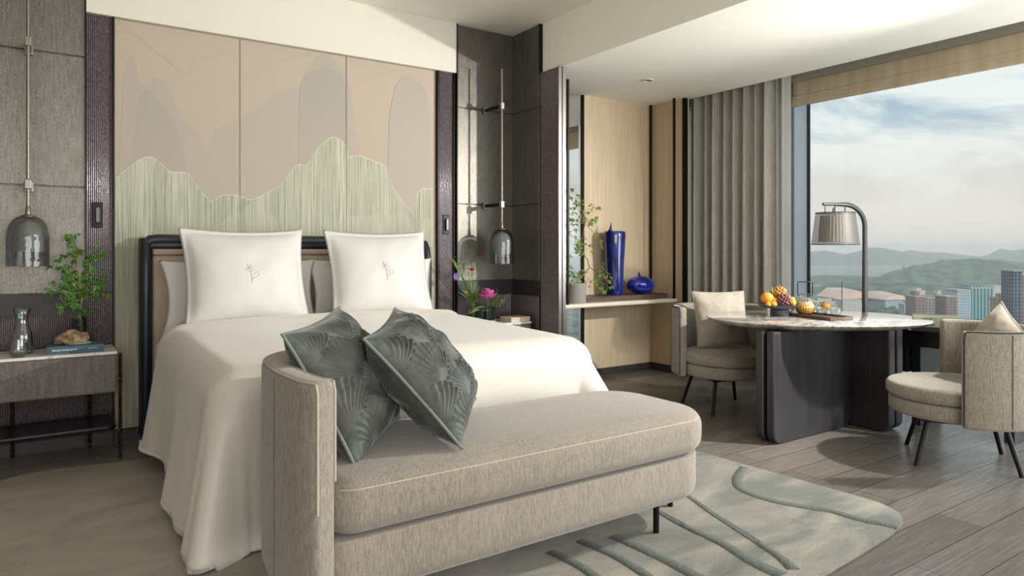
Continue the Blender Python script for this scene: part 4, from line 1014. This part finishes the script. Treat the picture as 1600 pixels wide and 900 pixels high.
b = B(); b.tube([(-.01, 0, .165), (-.008, 0, .182), (-.012, 0, .2), (-.02, 0, .224)], [.026, .013, .006, .001], 10); b.build('stopper', NAVY, t)
pp = on_y(901, 476, 4.735)
t = thing('potted_maple', 'small airy green maple growing in a plain grey pot on the shelf', 'plant', (pp.x, 4.745, ZS_))
POT = plain('grey_ceramic_pot', '#8a8782', .6, var=.04); r = random.Random(21)
B().lathe([(.001, 0), (.086, 0), (.09, .006), (.094, .178), (.086, .178), (.082, .155), (.001, .155)], 40).build('pot', POT, t, ang=50)
B().ball((0, 0, .15), .08, 3, (1, 1, .2), lambda q: 1 + .1 * noise.noise(q * 6)).build('moss', plain('pot_moss', '#8d9b45', .9, scale=60, bump=.4), t)
O = Vector(t.location); base = O + Vector((0, 0, .165))
k1 = on_y(912, 428, 4.75); k2 = on_y(921, 418, 4.74); k3 = on_y(918, 405, 4.74); k4 = on_y(908, 395, 4.75); k5 = on_y(914, 350, 4.74); k6 = on_y(899, 300, 4.74)
tr = B(); tr.tube([q - O for q in (base, k1, k2, k3, k4)], [.006, .0055, .005, .0045, .004], 8); tr.tube([q - O for q in (k4, on_y(910, 372, 4.74), k5, on_y(908, 325, 4.74), k6)], [.004, .0032, .0028, .002, .001], 7)
tr.tube([q - O for q in (k2, on_y(935, 426, 4.73), on_y(950, 440, 4.72))], [.004, .003, .0015], 7); tr.tube([q - O for q in (base, on_y(905, 432, 4.74), on_y(900, 425, 4.73))], [.004, .003, .002], 7); tr.build('trunk', BARK, t)
def cls(L, y0=4.74, n=.75): return [(on_y(u, v, y0 + r.uniform(-.07, .05)), rr * 5.95 / F, max(2, int(m * n))) for u, v, rr, m in L]
spray(t, O, k4, cls([(886, 398, 9, 7), (900, 388, 10, 10), (908, 395, 10, 9), (898, 372, 10, 9), (912, 378, 9, 8), (925, 387, 8, 7), (884, 372, 8, 6)]), LEAF, BARK, r, .032, .0022, 'twig')
spray(t, O, k5, cls([(888, 346, 11, 10), (900, 352, 10, 10), (912, 340, 10, 10), (924, 346, 9, 8), (932, 340, 7, 5), (895, 330, 12, 13), (884, 332, 10, 8), (906, 318, 10, 9), (918, 325, 8, 7), (930, 323, 7, 6), (936, 324, 4, 3), (938, 380, 7, 7), (930, 365, 6, 4), (898, 308, 9, 7), (892, 300, 6, 4), (884, 297, 4, 3)]), LEAF, BARK, r, .032, .002, 'twig')
spray(t, O, on_y(945, 436, 4.73), cls([(935, 425, 8, 7), (952, 428, 9, 9), (956, 440, 8, 8), (940, 445, 8, 7), (946, 454, 6, 5), (932, 440, 6, 4), (938, 414, 6, 4)]), LEAF, BARK, r, .032, .002, 'twig')
spray(t, O, on_y(903, 430, 4.74), cls([(886, 418, 9, 8), (897, 428, 9, 8), (906, 436, 8, 6), (893, 437, 8, 7), (915, 425, 6, 4)]), LEAF, BARK, r, .032, .002, 'twig')
# ------------------------------------------------------------ curtain and blind
CURT = weave('grey_tweed_curtain', '#a39f97', '#ccc8c0', 210, .4, .003, .95, (1, 1, .4), .2, .3); 
ct = thing('curtain', 'tall grey tweed curtain drawn aside left of the window, behind the chair', 'curtain', (5.40, 4.20, 0))
def cf(s, t_):
    y = lerp(.535, -.45, s) ; ph = s * 2 * pi * 8.5; k = 1 - .25 * t_
    amp = (.048 + .012 * sin(s * 23)) * (1.0 + .15 * sin(t_ * 3))
    x_ = amp * (sin(ph) + .25 * sin(2 * ph + 1)) ; z = lerp(.022, 2.90, t_)
    if t_ < .03: x_ *= 1.15
    return (x_, y + .012 * sin(ph * 2 + t_ * 2), z)
b = B(); b.grid(cf, 240, 24); o = b.build('curtain_cloth', CURT, ct, ang=180); md = o.modifiers.new('thick', 'SOLIDIFY'); md.thickness = .004
b = B().box(-.02, .02, -.545, .55, 2.90, 2.92).build('curtain_track', ALUD, ct, smooth=False)
SHEER = M('white_sheer_fabric', '#e9e7e2', .9); SHEER = translucent(SHEER, .75, '#faf9f6')
sc_ = thing('sheer_curtain', 'white sheer curtain showing as a bright strip between grey curtain and window frame', 'curtain', (5.455, 4.1, 0))
def sf(s, t_):
    if s > .94: q = (s - .94) / .06; return (-.135 * q + .004 * sin(q * 18), -.452 - .010 * sin(q * 9), lerp(.012, 2.88, t_))
    y = lerp(.55, -.452, s / .94); k = 1 + 1.3 * max(0, .08 - t_) / .08
    return ((.022 * sin(s * 2 * pi * 16) + .006 * sin(s * 90)) * k - .03 * max(0, .05 - t_) / .05, y, lerp(.012, 2.88, t_))
b = B(); b.grid(sf, 260, 30); b.build('sheer_cloth', SHEER, sc_, ang=180)
BLIND = M('sand_roman_blind', '#b8a487', .9); cc = BLIND.coord('World'); n = BLIND.noise(BLIND.coord('World', (1, 5, .8)), 2.5, 6, .6); BLIND.color(BLIND.ramp(n, [(.3, '#c3b294'), (.7, '#e6dcc8')])); BLIND.bump(BLIND.noise(cc, 160, 2), .3, .003); BLIND = translucent(BLIND, .4, '#e9dcc4')
bl = thing('roman_blind', 'sand coloured roman blind drawn up along the top of the window', 'blind', (5.55, .28, 2.5))
b = B()
prof = [(.0, .42), (.0, .10), (-.012, .088), (-.012, .06), (-.020, .055), (-.02, .032), (-.027, .028), (-.027, .004), (-.02, 0), (.01, 0), (.012, .42)]
b.rings([[(x_, -3.4, z) for x_, z in prof], [(x_, 3.41, z) for x_, z in prof]]); b.build('fabric', BLIND, bl, smooth=False)
struct('trim_19', B().box(5.52, 5.6, -3.2, 3.70, 2.715, ZH), plain('grey_pelmet_paint', '#9a968c', .7, var=.02))

# ------------------------------------------------------------ dining table
MARG = M('grey_veined_marble', '#b9b4ac', .07, Coat_Weight=.3); cc = MARG.coord('World', (1, 1.6, 1)); n = MARG.noise(cc, 5, 9, .68, 2.0)
MARG.color(MARG.ramp(n, [(.34, '#6f6963'), (.47, '#a39d95'), (.6, '#bdb8b0'), (.75, '#d2cec7')])); MARG = MARG.m
EBON = wood('black_stained_ash', '#211f20', '#343134', .38, (30, 30, .8), 3, .25)
TC = Vector((4.427, 2.775)); tb = thing('dining_table', 'oval grey marble dining table on crossed black slab legs by the window', 'table', (TC.x, TC.y, 0))
TA = -YAW
def tol(u, v): return (u * cos(TA) - v * sin(TA), u * sin(TA) + v * cos(TA))
to = []
for k in range(96):
    a = 2 * pi * k / 96; ca, sa = cos(a), sin(a); e = 2 / 2.25
    to.append(tol(.735 * abs(ca) ** e * (1 if ca > 0 else -1), .55 * abs(sa) ** e * (1 if sa > 0 else -1)))
b = B(); b.slab(to, [(.13, .702), (.10, .704), (.03, .722), (.006, .737), (0, .743), (.003, .748), (.010, .750)]); b.build('tabletop', MARG, tb, ang=35)
def slableg(name, x0, x1, y0, y1, axis, parent=None):
    """upright slab with rounded lower corners"""
    b = B(); L = (x1 - x0) if axis == 'x' else (y1 - y0); o = rrect(0, 0.004, L, .704, [.07, .07, .01, .01], 6); th0, th1 = (y0, y1) if axis == 'x' else (x0, x1)
    def P(p, q): return (x0 + p[0], q, p[1]) if axis == 'x' else (q, y0 + p[0], p[1])
    n = len(o); nn = []
    for i in range(n): d = (Vector(o[(i + 1) % n]) - Vector(o[i - 1])).normalized(); nn.append(Vector((d.y, -d.x)))
    rr = .006; R = []
    for q, ins in ((th0, rr), (th0 + rr, 0), (th1 - rr, 0), (th1, rr)): R.append([P((p[0] - m_.x * ins, p[1] - m_.y * ins), q) for p, m_ in zip(o, nn)])
    b.rings(R); return b.build(name, EBON, tb, ang=35)
X0, Y0 = TC.x, TC.y
slableg('slab_leg', 3.735 - X0, 4.60 - X0, 2.615 - Y0, 2.67 - Y0, 'x'); slableg('slab_leg', 3.735 - X0, 4.60 - X0, 2.695 - Y0, 2.75 - Y0, 'x')
B().box(3.80 - X0, 4.6 - X0, 2.668 - Y0, 2.697 - Y0, .02, .70).build('core', BLACKM, tb, smooth=False)
slableg('slab_leg', 4.615 - X0, 4.69 - X0, 2.36 - Y0, 3.20 - Y0, 'y'); slableg('slab_leg', 4.715 - X0, 4.79 - X0, 2.36 - Y0, 3.20 - Y0, 'y')
B().box(4.688 - X0, 4.717 - X0, 2.42 - Y0, 3.14 - Y0, .02, .70).build('core', BLACKM, tb, smooth=False)

# ------------------------------------------------------------ barrel chairs
BOUC = weave('oatmeal_boucle', '#675f54', '#a79e8f', 230, .9, .006, .97, (1, 1, 1), .35, .8)
DP = plain('dark_chair_piping', '#38342f', .8)
def chair(label, x_, y_, face):
    t = thing('barrel_chair', label, 'chair', (x_, y_, 0), face - pi / 2, 'barrel chairs at the marble table')   # local +y = front
    circ = lambda r, cy, n=40: [(r * cos(2 * pi * k / n), cy + r * sin(2 * pi * k / n)) for k in range(n)]
    b = B(); b.slab(circ(.335, .045, 48), cushion_levels(.362, .452, .035, .012)); b.build('seat_cushion', BOUC, t, ang=60)
    b = B(); b.slab(circ(.325, .04, 48), [(.03, .268), (.008, .275), (0, .29), (0, .352), (.006, .358)]); b.build('seat_base', BOUC, t, ang=60)
    P = []
    for k in range(37):
        a = math.radians(-188 - 24 + 0) ; 
        a = math.radians(lerp(174, 366, k / 36)); P.append((.365 * cos(a), -.01 + .365 * sin(a)))
    b = B(); b.wall(P, .062, .262, .785, .022, 4, .02); b.build('backrest', BOUC, t, ang=60)
    def pl(off, z): 
        out_ = []
        for i, p in enumerate(P):
            d = (Vector(P[min(i + 1, 36)]) - Vector(P[max(i - 1, 0)])).normalized(); out_.append((p[0] + d.y * off, p[1] - d.x * off, z))
        return out_
    for off in (.031,):
        top = pl(off - .004, .7835); a0, a1 = top[0], top[-1]; d0 = (Vector(P[0]) - Vector(P[1])).normalized() * .012; d1 = (Vector(P[-1]) - Vector(P[-2])).normalized() * .012
        pts = [(a0[0] + d0.x, a0[1] + d0.y, z) for z in (.28, .45, .6, .74)] + [(a0[0] + d0.x * .6, a0[1] + d0.y * .6, .776)] + top + [(a1[0] + d1.x * .6, a1[1] + d1.y * .6, .776)] + [(a1[0] + d1.x, a1[1] + d1.y, z) for z in (.74, .6, .45, .28)]
        B().tube(pts, .0045, 6).build('piping', DP, t)
    for a in (205, 270, 335):
        a = math.radians(a); x0, y0 = .3965 * cos(a), -.01 + .3965 * sin(a); B().tube([(x0, y0, .28), (x0, y0, .77)], .0022, 5).build('seam', DP, t)
    b = B(); b.box(-.2, .2, -.21, -.17, .245, .268).box(-.2, .2, .17, .21, .245, .268).box(-.2, -.16, -.2, .2, .245, .268).box(.16, .2, -.2, .2, .245, .268); b.build('leg_frame', BLACKM, t, smooth=False)
    for sx in (-1, 1):
        for sy in (-1, 1): B().tube([(sx * .232, sy * .247, .0), (sx * .17, sy * .18, .262)], [.0125, .0145], 10).build('leg', BLACKM, t)
    return t
chair('oatmeal barrel chair left of the marble table, in front of the curtain', 4.32, 3.46, atan2(-.925, -.38))
chair('oatmeal barrel chair right of the marble table, seen from its side', 4.385, 1.84, atan2(.85, -.525))
OATC = weave('cream_boucle_cushion', '#8d8476', '#b5ac9d', 260, .6, .005, .97, (1, 1, 1), .35, .8)
def scatter(label, loc, e1, e3, w=.43):
    f = pillow_fn(w, w, .15, pinch=.06, wr=.014, seed=w * 10); t = thing('cushion', label, 'cushion', loc, 0, 'square cushions on the barrel chairs'); b = B()
    for side in (1, -1): b.grid(lambda u, v, s=side: f(u * 2 - 1, v * 2 - 1, s), 36, 36)
    bmesh.ops.remove_doubles(b.bm, verts=b.bm.verts, dist=.0004); b.build('cover', OATC, t, ang=180); orient(t, e1, e3)
    b = B(); pts = [f(-1 + k / 8, -1, 0) for k in range(17)] + [f(1, -1 + k / 8, 0) for k in range(1, 17)] + [f(1 - k / 8, 1, 0) for k in range(1, 17)] + [f(-1, 1 - k / 8, 0) for k in range(1, 17)]
    b.tube(pts, .004, 5); b.build('seam', OATC, t)
scatter('cream square cushion propped upright in the left barrel chair', (4.33, 3.50, .685), (.90, -.43, 0), (.10, .22, .95))
scatter('oatmeal square cushion leaning in the right barrel chair, one corner up', (4.51, 1.71, .67), (.62, .62, .45), (-.10, -.55, .72), .38)

# ------------------------------------------------------------ low desk at the window, books, arc lamp
dk = thing('window_desk', 'low black window desk with slab ends behind the marble table', 'desk', (5.2, 2.15, 0))
B().box(-.22, .20, -.42, .78, .635, .66, .004).build('desktop', M('gloss_black_top', '#2a292b', .12).m, dk, smooth=False)
B().box(-.19, .18, -.40, .76, .545, .633, .003).build('apron_drawer', EBON, dk, smooth=False)
B().box(-.2, .1, .28, .70, .36, .544, .004).build('pedestal', EBON, dk, smooth=False)
for yy in (-.36, .20, .72): B().box(-.19, .12, yy, yy + .06, 0, .543, .004).build('slab_end', EBON, dk, smooth=False)
OLIVE = plain('olive_grey_book_cloth', '#a3a38c', .8, bump=.05); DKB = plain('dark_plum_book_cloth', '#2f2a31', .7, bump=.05); INK = plain('black_lettering', '#1e1e1c', .7, bump=0)
zb = .6605
BKX, BKY, BR = 5.10, 2.29, math.radians(-62)
for nm, h, m_, lab, tx, w_ in (('book', .030, DKB, 'dark plum hardback lowest in the stack on the window desk', None, .30), ('book', .036, OLIVE, 'olive grey hardback with large black letters in the middle of the desk stack', 'T   F·OCU', .29), ('book', .032, OLIVE, 'olive grey hardback on top of the stack on the window desk', '·   SCENE', .28)):
    t = thing(nm, lab, 'book', (BKX, BKY, zb), BR, 'books stacked on the window desk')
    B().box(-w_ / 2, w_ / 2, -.11, .11, 0, .003).box(-w_ / 2, w_ / 2, -.11, .11, h - .003, h).box(-w_ / 2, w_ / 2, -.113, -.109, 0, h, .001).build('cover', m_, t, smooth=False)
    B().box(-w_ / 2 + .004, w_ / 2 - .004, -.109, .105, .0032, h - .0032).build('pages', PAGE, t, smooth=False)
    if tx: text(tx, h * .62, INK, t, (-w_ / 2 + .03, -.1138, h / 2), (pi / 2, 0, 0), .0004)
    zb += h + .0006
p0 = Vector((5.30, 2.90, 0)); lp = thing('arc_floor_lamp', 'grey arc floor lamp with sheer drum shade behind the marble table', 'lamp', p0)
B().lathe([(.001, 0), (.125, 0), (.13, .008), (.12, .018), (.03, .022), (.001, .022)], 36).build('base', GREYM, lp)
cs = at_d(1305, 358, 5.33) - p0; dr = Vector((cs.x, cs.y, 0)); Lh = dr.length; dr.normalize()
P = [(0, 0, .02), (0, 0, .5), (0, 0, .9), (0, 0, 1.25)]; R_ = .17
for k in range(9): a = pi / 2 * k / 8; q = dr * (R_ * (1 - cos(a))); P.append((q.x + 0, q.y, 1.40 + R_ * sin(a)))
for k in (.5, 1): q = dr * lerp(R_, Lh + .105, k); P.append((q.x, q.y, 1.572))
B().tube(P, [.021] * 3 + [.018] * 10 + [.012] * 2, 12).build('pole', GREYM, lp)
MESH = M('sheer_metal_mesh', '#6f6c68', .45, .3); MESH.t.nodes.remove
tr_ = MESH.n('ShaderNodeBsdfTransparent'); mx = MESH.n('ShaderNodeMixShader'); mx.inputs[0].default_value = .45
MESH.l(tr_.outputs[0], mx.inputs[1]); MESH.l(MESH.b.outputs[0], mx.inputs[2]); MESH.l(mx.outputs[0], MESH.out.inputs[0]); MESH = MESH.m
INNER = weave('pleated_inner_shade', '#8f8880', '#b5aea4', 120, .3, .003, .9)
zc = 1.26; k_ = 1.505
o = B().lathe([(.172, zc), (.142, k_)], 48, c=(cs.x, cs.y, 0)).build('outer_shade', MESH, lp)
B().lathe([(.118, zc + .018), (.104, k_ - .02)], 120, c=(cs.x, cs.y, 0), flute=.03, fn=30).build('inner_shade', INNER, lp)
for z, r_ in ((zc, .173), (k_, .143)):
    b = B(); b.tube([(cs.x + r_ * cos(2 * pi * k / 40), cs.y + r_ * sin(2 * pi * k / 40), z) for k in range(41)], .0035, 6); b.build('shade_ring', GREYM, lp)
b = B(); b.tube([(cs.x, cs.y, 1.572), (cs.x, cs.y, k_ - .03)], .007, 8)
for s in (-1, 1): q = cs + dr * (.085 * s); b.tube([(q.x, q.y, 1.575), (q.x, q.y, k_)], .005, 8)
for k in range(3): a = 2 * pi * k / 3; b.tube([(cs.x, cs.y, k_), (cs.x + .143 * cos(a), cs.y + .143 * sin(a), k_)], .003, 6)
b.build('hanger', GREYM, lp)
B().box(cs.x + dr.x * .0 - .016, cs.x + .016, cs.y - .016, cs.y + .016, k_ - .01, 1.545, .004).build('socket', ALU, lp, smooth=False)

# ------------------------------------------------------------ on the table
ZM = .7504
BOWL = plain('slate_blue_footed_bowl', '#4a4d57', .45)
bp = on_z(1218, 493, ZM); fb = thing('fruit_bowl', 'dark slate footed bowl heaped with fruit on the marble table', 'bowl', (bp.x, bp.y, ZM)); FB = Vector((bp.x, bp.y, ZM))
B().lathe([(.001, 0), (.06, 0), (.064, .004), (.064, .04), (.058, .045), (.062, .05), (.11, .058), (.142, .07), (.145, .075), (.14, .076), (.1, .064), (.001, .058)], 48).build('bowl', BOWL, fb, ang=50)
ORNG = M('orange_peel', '#e0902a', .5); cc = ORNG.coord(); ORNG.color(ORNG.ramp(ORNG.noise(cc, 12, 4), [(.3, '#d57f1c'), (.7, '#efa843')])); ORNG.bump(ORNG.noise(cc, 220, 2), .3, .003); ORNG = ORNG.m
YELO = plain('kumquat_peel', '#e8a92a', .4, scale=40); GRPR = plain('red_grape_skin', '#7a4a4c', .25, var=.35, scale=25); GRPA = plain('amber_grape_skin', '#b8853f', .25, var=.3, scale=25); GRNF = plain('green_fig_skin', '#8aa04a', .45, var=.25, scale=25)
def fruit(name, label, m_, c, r_, sc=(1, 1, .95), group=None):
    t = thing(name, label, 'fruit', FB + Vector((c[0], c[1], c[2] - r_ * sc[2])), 0, group)
    B().ball((0, 0, r_ * sc[2]), r_, 3, sc).build('peel', m_, t); B().lathe([(.001, r_ * sc[2] * 2 + .001), (.003, r_ * sc[2] * 2 - .0005), (.004, r_ * sc[2] * 2 - .002)], 8).build('stem_end', BARKG, t)
def C3(l, z, d=0): v = RT * l + FW * d; return (v.x, v.y, z)
fruit('orange', 'large orange at the left of the fruit bowl', ORNG, C3(-.088, .122, .0), .046)
fruit('orange', 'smaller orange low behind the kumquats in the fruit bowl', ORNG, C3(-.06, .112, .075), .036)
fruit('kumquat', 'left kumquat in front of the large orange', YELO, C3(-.06, .086, -.052), .021, (1.15, 1, .9)); fruit('kumquat', 'kumquat tucked between the large orange and the grapes', YELO, C3(-.044, .108, -.03), .02, (1, 1, .95))
fruit('kumquat', 'kumquat at the right rim of the fruit bowl', YELO, C3(.078, .092, -.045), .021, (1, 1, 1.05)); fruit('kumquat', 'upper kumquat right of the red grapes', YELO, C3(.088, .115, -.005), .02); fruit('kumquat', 'kumquat lying at the far left rim under the orange', YELO, C3(-.098, .083, -.048), .02)
fruit('green_fig', 'small green fruit right of the amber grapes', GRNF, C3(.07, .128, .03), .024); fruit('green_fig', 'small green fruit at the right rim by the teapot', GRNF, C3(.108, .1, .035), .022)
def grapes(label, m_, c, R_, n, sc, seed):
    t = thing('grape_bunch', label, 'grapes', FB + Vector(c)); rr = random.Random(seed)
    for k in range(n):
        a = k * 2.39996; zz = 1 - 1.7 * (k + .5) / n; q = sqrt(max(0, 1 - zz * zz)); B().ball((R_ * sc[0] * q * cos(a), R_ * sc[1] * q * sin(a), R_ * sc[2] * zz), .0105 * rr.uniform(.88, 1.1), 2, (1, 1, 1.12)).build('grape', m_, t)
    B().ball((0, 0, 0), R_ * .85, 2, sc).tube([(0, 0, R_ * sc[2] * .5), (.004, 0, R_ * sc[2] + .03)], .002, 5).build('stalk', BARKG, t)
grapes('bunch of dusky red grapes in the middle of the fruit bowl', GRPR, C3(.018, .108, -.03), .05, 56, (1.05, .95, .8), 1)
grapes('bunch of amber grapes on top behind the red ones', GRPA, C3(.01, .165, .035), .043, 46, (1.1, 1, .75), 2)
t = thing('leafy_twig', 'little green leafy twig sticking up beside the large orange', 'leaves', FB + Vector(C3(-.045, .15, .01))); b = B(); r = random.Random(2)
for k in range(7): plain_leaf(b, Vector((0, 0, 0)), rv(r) + Vector((-.1, 0, .9)), Vector((0, -1, .2)), r.uniform(.03, .055), .009)
b.build('leaves', LEAF, t, norm=False)
TRW = wood('dark_walnut_tray', '#40332a', '#5f4d40', .4, (14, 2, 14))
tp = thing('tray', 'rectangular dark walnut tray under the teapot and glasses', 'tray', (4.415, 2.765, ZM), math.radians(-14))
b = B(); b.slab(rrect(-.10, -.235, .10, .235, .006, 3), [(.003, 0), (0, .003), (0, .022), (.002, .023), (.007, .023), (.009, .010)]); b.build('board', TRW, tp, ang=30)
ZY = ZM + .0103
TEA = M('amber_tea', '#f2a815', .15, Coat_Weight=.3).m; RIB = glass_mat('ribbed_glass', '#f4f7f6', .06, 2.3, edge='#5b6463')
def shell(o, th=.002): md = o.modifiers.new('thick', 'SOLIDIFY'); md.thickness = th; md.offset = 1; return o
q = on_z(1258, 491, ZY); tea = thing('teapot', 'ribbed clear glass teapot half full of amber tea with black hoop handle', 'teapot', (q.x, q.y, ZY), -YAW)
pr = [(.001, .0), (.04, .0), (.055, .018), (.064, .045), (.062, .062), (.05, .085), (.038, .112), (.036, .122), (.044, .132), (.046, .136)]
B().lathe(pr, 120, flute=.03, fn=24).build('body', RIB, tea, ang=70)
B().lathe([(.001, .003), (.038, .003), (.053, .019), (.0615, .045), (.0605, .062), (.0485, .084), (.001, .084)], 120, flute=.018, fn=24).build('tea', TEA, tea, ang=70)
B().lathe([(.046, .1365), (.04, .142), (.02, .147), (.006, .149), (.008, .158), (.001, .163)], 36).build('lid', RIB, tea)
b = B(); b.tube([(-.047, 0, .128), (-.053, 0, .15), (-.053, 0, .222), (-.048, 0, .23), (.048, 0, .23), (.053, 0, .222), (.053, 0, .15), (.047, 0, .128)], .0036, 8); b.build('handle', BLACKM, tea)
b = B(); b.tube([(.056, 0, .052), (.078, 0, .058), (.088, 0, .075), (.09, 0, .1), (.1, 0, .118)], [.012, .009, .007, .006, .006], 12, cap=False); b.build('spout', RIB, tea)
def cup(label, u, v):
    q = on_z(u, v, ZY); t = thing('tea_glass', label, 'glass', (q.x, q.y, ZY), 0, 'ribbed tea glasses on the tray'); p = [(.001, 0), (.024, 0), (.031, .006), (.034, .03), (.036, .052)]
    B().lathe(p + [(x_ - .003 if x_ > .01 else x_, max(z, .005)) for x_, z in reversed(p)], 96, flute=.03, fn=24).build('glass', RIB, t, ang=70)
cup('ribbed tea glass beside the teapot spout on the tray', 1284, 492); cup('ribbed tea glass at the right end of the tray', 1306, 493)
q = on_z(1290, 486, ZM); q = Vector((q.x, q.y, ZM)); t = thing('orange', 'orange brown fruit lying behind the tea glasses', 'fruit', q); B().ball((0, 0, .034), .036, 3, (1, 1, .94)).build('peel', plain('ochre_peel', '#b98432', .5, scale=20), t)
